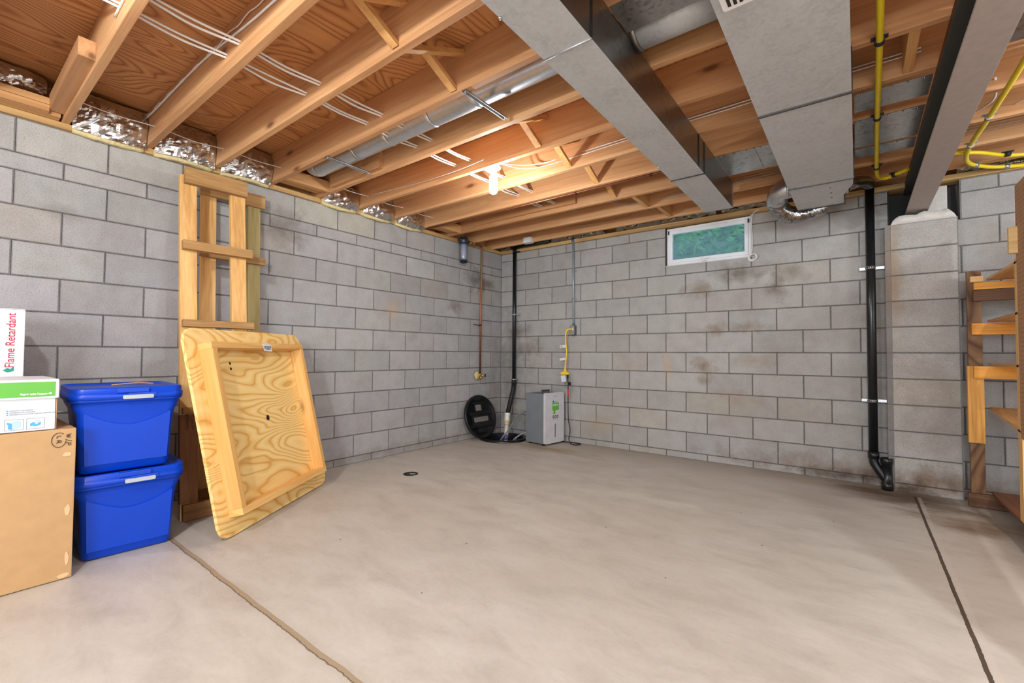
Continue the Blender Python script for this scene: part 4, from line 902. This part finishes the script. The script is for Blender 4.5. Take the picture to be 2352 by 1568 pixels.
bm = bmn(); box(bm, 1.115, 1.145, -.105, -.095, .69, .73, bev=.003); obj('twist_tie', bm, BLACKM, t)

# ------------------------------------------------------------------ dehumidifier
al = .12; ex = Vector((math.sin(al), math.cos(al), 0)); ez = Vector((math.cos(al), -math.sin(al), 0))  # ex along the front, ez out of the front
M = Matrix((ex, Vector((0, 0, 1)), ez)).transposed().to_4x4(); M.translation = Vector((.975, -.405, 0))
W, H, D = .345, .60, .29
t = thing('dehumidifier', 'grey and white dehumidifier standing beside the sump pit', 'dehumidifier', (.86, -.2, 0))
bm = bmn(); box(bm, 0, W, .022, H-.005, -D, -.012, M, bev=.006); body = obj('body', bm, DHG, t)
bm = bmn(); prism(bm, rrect(W+.004, H-.014, .016, 5, W/2, .022+(H-.014)/2), -.012, .014, M, bev=.003); fp = obj('front_panel', bm, DHW, t)
bm = bmn(); box(bm, .10, .11, H-.005, H+.03, -.13, -.12, M); box(bm, .225, .235, H-.005, H+.03, -.13, -.12, M); box(bm, .10, .235, H+.022, H+.034, -.135, -.115, M, bev=.002); 
for k in range(9): box(bm, .108+.0135*k, .112+.0135*k, H+.012, H+.023, -.13, -.12, M)
obj('handle', bm, plain('handle_grey', (70, 74, 80), .5), t)
for (x, z) in ((.04, -.05), (W-.04, -.05), (.04, -D+.04), (W-.04, -D+.04)):
    bm = bmn(); tube(bm, [M @ Vector((x, .0, z)), M @ Vector((x, .023, z))], .02, 14); obj('foot', bm, BLACKM, t)
Lb = M @ Matrix.Translation((0, 0, .0145))
bm = bmn(); prism(bm, [(.125, .405), (.155, .385), (.17, .365), (.19, .40), (.245, .405), (.245, .49), (.125, .49)], 0, .0006, Lb); lb = obj('energy_label', bm, GREENP, fp)
bm = bmn(); lathe(bm, [(0, 0), (.022, 0), (.022, .0012), (0, .0012)], Lb @ Matrix.Translation((.158, .375, 0)), 20); obj('badge', bm, plain('badge_green', (150, 190, 60), .5), lb)
bm = bmn(); box(bm, .132, .152, .492, .515, 0, .0008, Lb); obj('blue_square', bm, plain('blue_sq', (30, 90, 160), .5), lb)
text('label_text', '70 PINT', .03, Lb @ Matrix.Translation((.133, .452, .001)), WHITEP, lb, .0005)
text('label_caption', 'DEHUMIDIFIER', .009, Lb @ Matrix.Translation((.16, .5, .0005)), GREYP, lb)
text('brand_caption', 'DEHUMIDIFIER', .008, Lb @ Matrix.Translation((.16, .562, .0005)), GREYP, fp)
for k in range(3):
    bm = bmn(); Q = Lb @ Matrix.Translation((.145+.037*k, .325, 0)) @ Matrix.Diagonal((1, 1.35, 1, 1)); lathe(bm, [(.012, 0), (.014, 0), (.014, .002), (.012, .002), (.009, .002), (0, .002)], Q, 20); bt = obj('button', bm, plain('button_black', (40, 42, 46), .3), fp)
    bm = bmn(); lathe(bm, [(.004, .0022), (.007, .0022), (.007, .003), (.004, .003)], Q, 14); obj('button_icon', bm, WHITEP, bt)
    bm = bmn(); box(bm, .136+.037*k, .154+.037*k, .292, .296, 0, .0006, Lb); obj('button_caption', bm, GREYP, fp)
bm = bmn(); prism(bm, rrect(.010, .16, .005, 5, .178, .165), .0005, .002, Lb); obj('level_slot', bm, plain('slot_grey', (60, 62, 66), .4), fp)
bm = bmn(); tube(bm, [M @ Vector((.1, .38, -D-.0)), M @ Vector((.09, .375, -D-.05)), (.5, -.30, .28), (.42, -.36, .12), (.36, -.42, .02), (.32, -.44, -.1)], .0095, 12, 8)
tag(obj('drain_hose', bm, TUBE), 'grey drain hose from the dehumidifier into the sump pit', 'hose')
for k in range(2):
    bm = bmn(); tube(bm, [(.69, -.20, .06), (.62, -.24-.02*k, .10), (.56, -.28-.03*k, .075), (.50, -.33-.04*k, .01), (.48, -.34-.04*k, -.1)], .005, 10, 8)
    tag(obj('pump_cord', bm, CONDUIT), 'thin grey pump cord looping into the sump pit, %s of two' % ('upper', 'lower')[k], 'cord', 'pump cords at the sump')
# floor drain
t = thing('floor_drain', 'small round black drain set in the concrete floor', 'floor drain', (.72, -2.14, 0))
T = Matrix.Translation((.72, -2.14, 0))
bm = bmn(); lathe(bm, [(.062, .0005), (.064, .004), (.05, .006), (.048, .001)], T, 36); obj('ring', bm, BLACKM, t)
bm = bmn(); lathe(bm, [(0, .0012), (.05, .0012)], T, 30); gr = obj('grate', bm, plain('grate_dark', (38, 36, 34), .4, .5), t)
bm = bmn(); prism(bm, rrect(.05, .018, .008), .002, .004, Matrix.Translation((.735, -2.13, 0)) @ Matrix.Rotation(.6, 4, 'Z')); obj('cleanout_tab', bm, plain('tab_grey', (180, 178, 172), .4), gr)

# ------------------------------------------------------------------ wooden ladder racks leaning on the left wall
def rack(name, lab, org, ang, lean, W_, posts, rails, postw, mats):
    t = thing(name, lab, 'wood rack', org, 'leaning ladder shaped wood racks')
    ex = Vector((math.sin(ang), math.cos(ang), 0)); nrm = Vector((math.cos(ang), -math.sin(ang), 0))
    up = (Vector((0, 0, 1))*math.cos(lean)-nrm*math.sin(lean))
    M = frame(org, ex, up)   # x along, y up, z toward room
    for (x0, x1, y0, y1, m) in posts:
        bm = bmn(); box(bm, x0, x1, y0, y1, -.038, 0, M, bev=.002); obj('upright', bm, m, t)
    for (x0, x1, y0, y1, m, d) in rails:
        bm = bmn(); box(bm, x0, x1, y0, y1, .001, d, M, bev=.002); obj('crosspiece', bm, m, t)
    return t, M
fr, FM = rack('ladder_rack', 'front ladder shaped wood rack with three crosspieces, leaning behind the plywood top', (.478, -3.762, 0), math.radians(3), math.radians(5.5), .42,
    [(0, .095, .0, 2.255, STUD), (.30, .395, .0, 2.2, STUD)],
    [(.008, .415, 0, .098, KICK, .038), (.008, .425, .66, .70, RAIL, .038), (.008, .43, 1.222, 1.268, RAIL, .038), (.008, .425, 1.735, 1.795, RAIL, .045), (.02, .40, 2.19, 2.30, RAIL, .038)], 0, 0)
# thin darker skin over the lower part of the left upright
bm = bmn(); box(bm, -.001, .096, .1, .655, -.039, .0008, FM, bev=.002); obj('lower_upright_skin', bm, wood('dark_upright_wood', (176, 128, 88), (150, 102, 66), (112, 72, 44), 'z', knots=.3), fr)
text('lumber_stamp', 'CANADA', .024, FM @ Matrix.Translation((.045, .56, .0012)) @ Matrix.Rotation(PI/2, 4, 'Z'), INK, fr)
text('lumber_stamp', 'KD-HT', .02, FM @ Matrix.Translation((.075, .56, .0012)) @ Matrix.Rotation(PI/2, 4, 'Z'), INK, fr)
bk, _ = rack('ladder_rack', 'rear ladder shaped wood rack with a greenish post, tight to the block wall', (.155, -3.58, 0), 0, math.radians(2.3), .42,
    [(.02, .115, 0, 2.2, STUD), (.335, .425, 0, 2.27, GREEN)],
    [(0, .45, 0, .09, KICK, .03), (0.0, .455, 1.17, 1.215, ORGX, .03), (0.0, .455, 1.745, 1.80, RAIL, .03), (.0, .45, 2.2, 2.30, RAIL, .03)], 0, 0)

# ------------------------------------------------------------------ plywood table top, underside showing
O = Vector((1.045, -3.736, .006)); ex = Vector((-.542, .8403, .0042)); ey = Vector((-.1808, -.1215, .976))
M = frame(O, ex, ey)
W_, H_ = 1.185, 1.215
t = thing('table_top', 'square yellow plywood table top leaning face-in, apron frame showing', 'table top', tuple(O))
bm = bmn(); prism(bm, rrect(W_, H_, .075, 8, W_/2, H_/2), -.018, 0, M, bev=.003)
bd = obj('plywood_board', bm, TOPPLY, t)
# per-object grain must run along the board, so bake the board in its own frame
def relocal(o, M):
    o.data.transform(M.inverted()); o.matrix_parent_inverse = parent_world(o.parent).inverted(); o.matrix_basis = M
relocal(bd, M)
a0, a1, b0, b1, hd, tk = .09, 1.055, .105, 1.118, .089, .038
for (x0, x1, y0, y1, m) in ((a0, a0+tk, b0+tk, b1-tk, APRY), (a1-tk, a1, b0+tk, b1-tk, APRY), (a0-.0, a1, b1-tk, b1, APRX), (a0, a1, b0, b0+tk, APRX)):
    bm = bmn(); box(bm, x0, x1, y0, y1, .0005, hd, M, bev=.002); o = obj('apron_board', bm, m, t); relocal(o, M)
bm = bmn(); lathe(bm, [(0, .0008), (.017, .0008)], M @ Matrix.Translation((.60, .612, 0)) @ Matrix.Diagonal((1, 1.15, 1, 1)), 24); obj('drilled_hole', bm, HOLE, t)
bm = bmn()
for (x, y) in ((.33, 1.0), (.33, .965)): lathe(bm, [(0, .0008), (.009, .0008)], M @ Matrix.Translation((x, y, 0)), 14)
obj('knot_holes', bm, HOLE, t)
Mt = M @ Matrix.Translation((.56, b1-.055, hd+.002)) @ Matrix.Rotation(-.06, 4, 'Z')
bm = bmn(); prism(bm, [(0, 0), (.085, .0), (.088, .04), (.06, .055), (.01, .052), (-.005, .03)], 0, .001, Mt); tg = obj('paper_tag', bm, WHITEB, t)
text('tag_text', 'KEEP', .034, Mt @ Matrix.Translation((.006, .012, .0015)), INK, tg, .0004)
bm = bmn(); box(bm, -.01, .03, .035, .05, .0012, .0016, Mt @ Matrix.Rotation(.15, 4, 'Z')); obj('tag_tape', bm, PVC, tg)

# ------------------------------------------------------------------ cardboard boxes
def handstroke(bm, M, pts, r=.0018): tube(bm, [M @ Vector((x, y, .0008)) for x, y in pts], r, 6, 4, flat=1)
t = thing('cardboard_box', 'large plain brown cardboard box on the floor at the left edge', 'cardboard box', (.6, -4.7, 0))
bm = bmn(); box(bm, .22, .915, -5.02, -4.312, .004, .69, bev=.004)
for v in bm.verts:
    if v.co.z > .6 and v.co.y > -4.4: v.co.z += .003
obj('carton', bm, KRAFT, t)
bm = bmn(); box(bm, .22, .916, -4.668, -4.664, .6895, .6925); obj('top_flap_seam', bm, KRAFTD, t)
FB = frame((.9165, -4.312, 0), (0, 1, 0), (0, 0, 1))   # x toward +y, y up, on the face
rnd = random.Random(3)
for (x, y, w_, h_) in ((-.028, .575, .03, .022), (-.022, .32, .018, .05), (-.02, .10, .014, .06), (-.03, .02, .04, .02)):
    bm = bmn(); prism(bm, [(x+w_*.5*math.cos(a)*(1+.25*rnd.uniform(-1, 1)), y+h_*.5*math.sin(a)*(1+.25*rnd.uniform(-1, 1))) for a in [2*PI*k/9 for k in range(9)]], 0, .0006, FB); obj('torn_patch', bm, KRAFTD, t)
bm = bmn()
# W/P and a circled LR, both written reading downwards
def down(cx, cy, s, strokes):
    for st in strokes: handstroke(bm, FB, [(cx+s*py, cy-s*px) for px, py in st], .0013)
down(-.034, .668, .016, [[(0, 1), (.25, 0), (.5, .8), (.75, 0), (1, 1)], [(1.5, -.2), (2.1, 1.2)], [(2.5, 0), (2.6, .9), (3.1, 1), (3.2, .6), (2.6, .45)]])
down(-.065, .662, .015, [[(0, 1), (.05, .1), (.7, .05)], [(1.3, 0), (1.4, .9), (1.9, .9), (1.9, .5), (1.45, .45), (2.2, 0)]])
handstroke(bm, FB, [(-.058+.024*math.cos(a), .644+.033*math.sin(a)) for a in [.9+5.2*k/18 for k in range(19)]], .0012)
obj('handwriting', bm, INK, t)
# copy paper carton
t = thing('paper_carton', 'white copy paper carton with green lid print on the brown box', 'cardboard box', (.7, -4.6, .693))
ZB = .6955
bm = bmn(); box(bm, .48, .902, -4.80, -4.383, ZB, .845, bev=.003); obj('carton', bm, WHITEB, t)
bm = bmn(); box(bm, .471, .911, -4.81, -4.374, .838, .925, bev=.004); ld = obj('lid', bm, WHITEB, t)
bm = bmn(); box(bm, .60, .9, -4.381, -4.378, ZB+.0, .836, bev=.001); box(bm, .60, .905, -4.3735, -4.3715, .842, .918, bev=.0005); obj('raw_edge', bm, KRAFT, t)
FP = frame((.9116, -4.374, 0), (0, 1, 0), (0, 0, 1))
bm = bmn(); box(bm, -.43, -.012, .848, .914, 0, .0006, FP); gp = obj('green_band', bm, GREENP, ld)
text('slogan_text', 'Paper with Purpose\u00ae', .0112, FP @ Matrix.Translation((-.122, .857, .001)), WHITEP, gp, .0005, sx=1.0)
FC = frame((.9026, -4.383, 0), (0, 1, 0), (0, 0, 1))
for k, s in enumerate(('EXCELLENT RENDEMENT', 'CONFIANCE DE GARANTIE', 'PROC\u00c9D\u00c9 ALCALIN POUR UNE PLUS GRANDE LONG\u00c9VIT\u00c9')):
    text('caption_line', s, .0062, FC @ Matrix.Translation((-.142, .788-.0085*k, .0004)), GREYP, t, 0)
    bm = bmn(); box(bm, -.151, -.1455, .7875-.0085*k, .7925-.0085*k, .0, .0006, FC); obj('check_mark', bm, BLUEP, t)
for (x0, x1, kind) in ((-.155, -.099, 0), (-.09, -.034, 1)):
    y0, y1 = .705+(x0+.155)*.0, .752
    bm = bmn(); w2 = .0007
    for (p, q, r_, s_) in ((x0, x1, y0, y0+w2), (x0, x1, y1-w2, y1), (x0, x0+w2, y0, y1), (x1-w2, x1, y0, y1)): box(bm, p, q, r_, s_, 0, .0005, FC)
    pf = obj('picture_frame_line', bm, INK, t)
    bm = bmn(); bm2 = bmn()
    if kind == 0:
        prism(bm, [(x0+.010, .712), (x0+.022, .708), (x0+.022, .733), (x0+.007, .742), (x0+.006, .735), (x0+.011, .727)], 0, .0006, FC)
        prism(bm2, [(x0+.022, .708), (x0+.048, .718), (x0+.048, .741), (x0+.022, .733)], 0, .0006, FC); prism(bm2, [(x0+.018, .737), (x0+.022, .7335), (x0+.048, .7415), (x0+.04, .746), (x0+.024, .744)], 0, .0006, FC)
    else:
        prism(bm, [(x0+.01, .718), (x0+.03, .714), (x0+.03, .724), (x0+.022, .735), (x0+.012, .73)], 0, .0006, FC); prism(bm, [(x0+.031, .715), (x0+.044, .722), (x0+.044, .736), (x0+.031, .724)], 0, .0006, FC)
        prism(bm2, [(x0+.024, .733), (x0+.034, .729), (x0+.041, .746), (x0+.03, .747)], 0, .0007, FC); prism(bm2, [(x0+.012, .713), (x0+.024, .71), (x0+.03, .716), (x0+.012, .719)], 0, .0007, FC)
    obj('copier_drawing' if kind == 0 else 'printer_drawing', bm, BLUEP, pf); obj('drawing_light_side', bm2, LBLUEP, pf)
# tall white box behind
t = thing('shipping_box', 'tall white box with red lettering standing behind the paper carton', 'cardboard box', (.3, -4.65, .693))
bm = bmn(); box(bm, .24, .462, -5.0, -4.447, .6945, 1.262, bev=.004); obj('carton', bm, WHITEB, t)
bm = bmn(); box(bm, .24, .462, -5.0, -4.45, 1.2625, 1.2655, bev=.001); obj('flap', bm, WHITEB, t)
FF = frame((.4628, -4.447, 0), (0, 1, 0), (0, 0, 1))
text('red_lettering', 'Flame Retardant', .046, FF @ Matrix.Translation((-.034, .968, .0005)) @ Matrix.Rotation(PI/2, 4, 'Z'), REDP, t, .0, sx=.9)
bm = bmn(); prism(bm, [(-.072, .955), (-.055, .945), (-.034, .952), (-.034, .975), (-.046, .962), (-.056, .968), (-.066, .96)], 0, .0006, FF); obj('leaf_logo', bm, TEALP, t)

# ------------------------------------------------------------------ blue storage tubs
def tub(x1, yc, z0, ang, lab, seed):
    """x1 is the front (room side); long dimension runs toward the wall"""
    t = thing('storage_tub', lab, 'storage tub', (x1-.3, yc, z0), 'stacked blue storage tubs')
    L, H = .52, .43
    T = Matrix.Translation((x1, yc, z0)) @ Matrix.Rotation(ang, 4, 'Z')
    def section(w, front, z, r=.05, bulge=0., back=-L):
        pts = rrect(abs(front-back), w, r, 6, (front+back)/2, 0); out = []
        for (x, y) in pts:
            if x > (front+back)/2: x += bulge*(1-(2*y/w)**2)
            out.append((x, y, z))
        return out
    def loft(bm, secs, cap0=True, cap1=True):
        R = [[bm.verts.new(T @ Vector(p)) for p in s] for s in secs]
        for a, b in zip(R, R[1:]):
            n = len(a)
            for k in range(n): f = bm.faces.new((a[k], a[(k+1) % n], b[(k+1) % n], b[k])); f.smooth = True
        if cap0: bm.faces.new(R[0][::-1])
        if cap1: bm.faces.new(R[-1])
    bm = bmn()
    loft(bm, [section(.355, -.042, .0, .03, 0, -L+.05), section(.365, -.036, .008, .035, .004, -L+.045), section(.385, -.022, .22, .038, .004, -L+.03), section(.40, -.014, .30, .04, .006, -L+.02), section(.432, -.006, .335, .045, .012, -L+.01), section(.44, -.002, .36, .05, .016, -L), section(.462, .008, .362, .055, .018), section(.462, .008, .375, .055, .018)], True, True)
    body = obj('body', bm, BLUE, t)
    # moulded swoop with a recess under the latch
    bm = bmn(); n = 20; top = []; 
    for k in range(n+1):
        u = k/n*2-1; y = u*.175; 
        zt = .255+.055*abs(u)**1.6*(1 if u < 0 else .75)-.018*math.cos(u*PI/2)
        top.append((y, zt))
    poly = [(y, z) for y, z in top]+[(.165, .045), (-.165, .045)]
    fr_ = [bm.verts.new(T @ Vector((-.0215+.045*z, y, z))) for y, z in poly]
    ba = [bm.verts.new(T @ Vector((-.036, y, z))) for y, z in poly]
    bm.faces.new(fr_); m_ = len(poly)
    for k in range(m_): bm.faces.new((fr_[k], fr_[(k+1) % m_], ba[(k+1) % m_], ba[k]))
    obj('front_moulding', bm, BLUE, t)
    bm = bmn()
    loft(bm, [section(.468, .012, .372, .058, .02), section(.47, .013, .40, .058, .02), section(.46, .008, .402, .055, .018), section(.458, .006, .425, .05, .018), section(.452, .0, .432, .045, .016), section(.44, -.01, .430, .04, .014), section(.425, -.02, .420, .035, .012, -L+.02)])
    lid = obj('lid', bm, BLUE, t)
    bm = bmn(); box(bm, .004, .028, -.055, .075, .405, .428, T, bev=.003); box(bm, .008, .030, -.01, .105, .380, .404, T, bev=.002); obj('lid_tab', bm, BLUE, lid)
    bm = bmn(); prism(bm, rrect(.125, .020, .006), .0, .012, T @ frame((.024, .03, .383), (0, 1, 0), (0, 0, 1)), ); obj('latch', bm, LATCH, t, label='grey plastic latch')
    return t
tub(.815, -4.078, .004, math.radians(-4), 'blue lidded storage tub on the floor, lower of the stack', 1)
tub(.822, -4.098, .437, math.radians(-4), 'blue lidded storage tub stacked on top of another tub', 2)
bm = bmn(); tube(bm, [(.70, -4.15, .876), (.72, -4.05, .884), (.74, -3.98, .879)], .02, 10, 4, flat=.15); tag(obj('cardboard_scrap', bm, KRAFT), 'scrap of brown paper on the lid of the upper blue tub', 'paper scrap')

# ------------------------------------------------------------------ shelving at the right edge
t = thing('wooden_shelf', 'home built wooden shelf unit at the right edge with stained uprights', 'shelf unit', (4.8, -.6, 0))
XL = 4.56
bm = bmn(); box(bm, 4.462, 4.535, -.245, -.207, .1, 1.662, bev=.002); obj('rear_upright', bm, DARKW, t, label='dark stained upright')
bm = bmn(); box(bm, 4.450, 4.532, -.286, -.248, .455, .99, bev=.002); obj('splice_board', bm, ORGZ, t)
bm = bmn(); box(bm, 4.448, 5.6, -.25, -.21, .004, .098, bev=.003); obj('toe_board', bm, DARKX, t)
for (z0, z1, x0, m) in ((1.525, 1.575, 4.492, ORGX), (1.445, 1.52, 4.488, DARKX), (1.21, 1.29, 4.477, ORGX), (.905, .99, 4.478, ORGX)):
    y0 = -.286 if z1 < 1 else -.288
    if z1 < 1: y0 = -.326
    bm = bmn(); box(bm, x0, 5.6, y0, y0+.038, z0, z1, bev=.002); obj('rear_crosspiece', bm, m, t)
bm = bmn(); box(bm, 4.475, 4.54, -.29, -.25, 1.578, 1.62, bev=.002); obj('end_block', bm, PALEX, t)
for (z, m, dz) in ((1.588, SHELFP, 0), (1.295, SHELFP, 0), (.995, SHELFP, 0), (.66, SHELFP, .035), (.112, SHELFD, 0)):
    yr = -.20; yf = -1.0 if z > .2 else -1.6
    yb_ = -.25 if z < 1.6 else -.25
    bm = bmn(); box(bm, XL, 5.6, yf, yb_, z, z+.016, bev=.0015)
    if dz:
        for v in bm.verts: v.co.z += dz*(v.co.y+.6)/.4
    obj('shelf_board', bm, m, t)
bm = bmn(); box(bm, XL, XL+.016, -.98+.0, -.945, .13, 1.62, bev=.001); obj('edge_strip', bm, PALEZ, t)
bm = bmn(); box(bm, XL, XL+.038, -1.02, -.985, .1295, 1.78, bev=.002); obj('front_upright', bm, PALEZ, t, label='pale pine upright')
bm = bmn(); box(bm, XL-.006, XL-.0005, -3.0, -1.03, .6, 2.02)  # lengthened out of view so its shadow carries on across the wall
pb = obj('pegboard', bm, PEG, t)
bm = bmn()
for i in range(30):
    for j in range(54):
        z = .63+.0254*j; y = -1.052-.0254*i
        Mx = Matrix.Translation((XL-.0063, y, z)) @ Matrix.Rotation(-PI/2, 4, 'Y')
        bm.faces.new([bm.verts.new(Mx @ Vector((.0034*math.cos(a), .0034*math.sin(a), 0))) for a in (0, 1.05, 2.1, 3.14, 4.19, 5.24)])
obj('peg_holes', bm, HOLE, pb)
bm = bmn(); box(bm, XL-.04, 5.6, -1.065, -1.0325, 1.635, 1.785, bev=.003); obj('header_board', bm, PALEX, t)
bm = bmn(); box(bm, 4.72, 4.75, -.205, -.168, .1, 1.66, bev=.002); obj('rear_upright', bm, DARKW, t)

# ------------------------------------------------------------------ small debris
for k, (x, y) in enumerate(((2.1, -2.9), (2.6, -2.2), (3.2, -1.4), (3.4, -1.9), (2.3, -3.4), (1.5, -3.3), (3.1, -2.6), (3.7, -1.2))):
    bm = bmn(); box(bm, x, x+.006, y, y+.003, .0003, .002); tag(obj('debris_chip', bm, INK), 'tiny dark chip of debris on the bare concrete floor', 'debris', 'debris chips on the floor')

# ------------------------------------------------------------------ lights, world, camera
def pt(name, loc, e, r, col=(1, 1, 1)):
    l = bpy.data.lights.new(name, 'POINT'); l.energy = e; l.shadow_soft_size = r; l.color = col
    o = bpy.data.objects.new(name, l); COL.objects.link(o); o.location = loc; return o
WARM = (.90, .97, 1)
pt('bulb_light', (LX, LY, 2.22), 32, .035, (.93, .975, 1))
pt('second_bulb', (2.2, -5.0, 2.28), 95, .04, WARM)
pt('room_light_right', (5.05, -4.0, 2.3), 120, .04, WARM)
pt('room_light_far_right', (6.4, -2.2, 2.0), 85, .3, WARM)
pt('rear_fill_light', (4.2, -7.0, 1.75), 330, .6, WARM)  # unseen soft fill added behind the camera to brighten the room
sun = bpy.data.lights.new('daylight', 'SUN'); sun.energy = 1.2; sun.angle = .05
so = bpy.data.objects.new('daylight', sun); COL.objects.link(so); so.rotation_euler = (math.radians(-35), 0, 0); so.location = (3, 6, 8)
wd = bpy.data.worlds.new('world'); SC.world = wd; wd.use_nodes = True
wd.node_tree.nodes['Background'].inputs[0].default_value = (.88, .95, 1, 1); wd.node_tree.nodes['Background'].inputs[1].default_value = 1.9

cam = bpy.data.cameras.new('camera'); co = bpy.data.objects.new('camera', cam); COL.objects.link(co); SC.camera = co
yaw, pitch, roll, F = -.654, .029, .0063, 1034.3723
fw = Vector((math.sin(yaw)*math.cos(pitch), math.cos(yaw)*math.cos(pitch), math.sin(pitch)))
rt = Vector((math.cos(yaw), -math.sin(yaw), 0)); up = rt.cross(fw)
r2 = rt*math.cos(roll)+up*math.sin(roll); u2 = -rt*math.sin(roll)+up*math.cos(roll)
Mc = Matrix((r2, u2, -fw)).transposed().to_4x4(); Mc.translation = Vector((3.8357, -4.7579, 1.0503))
co.matrix_world = Mc; cam.sensor_fit = 'HORIZONTAL'; cam.sensor_width = 36; cam.lens = F*36/2352; cam.clip_start = .05; cam.clip_end = 100
SC.view_settings.view_transform = 'Standard'; SC.view_settings.look = 'None'; SC.view_settings.exposure = 0.; SC.view_settings.gamma = 1.
try: SC.cycles.max_bounces = 7; SC.cycles.diffuse_bounces = 4; SC.cycles.glossy_bounces = 3; SC.cycles.transparent_max_bounces = 6; SC.cycles.adaptive_threshold = .035; SC.cycles.use_denoising = True; SC.cycles.sample_clamp_indirect = 4
except Exception: pass
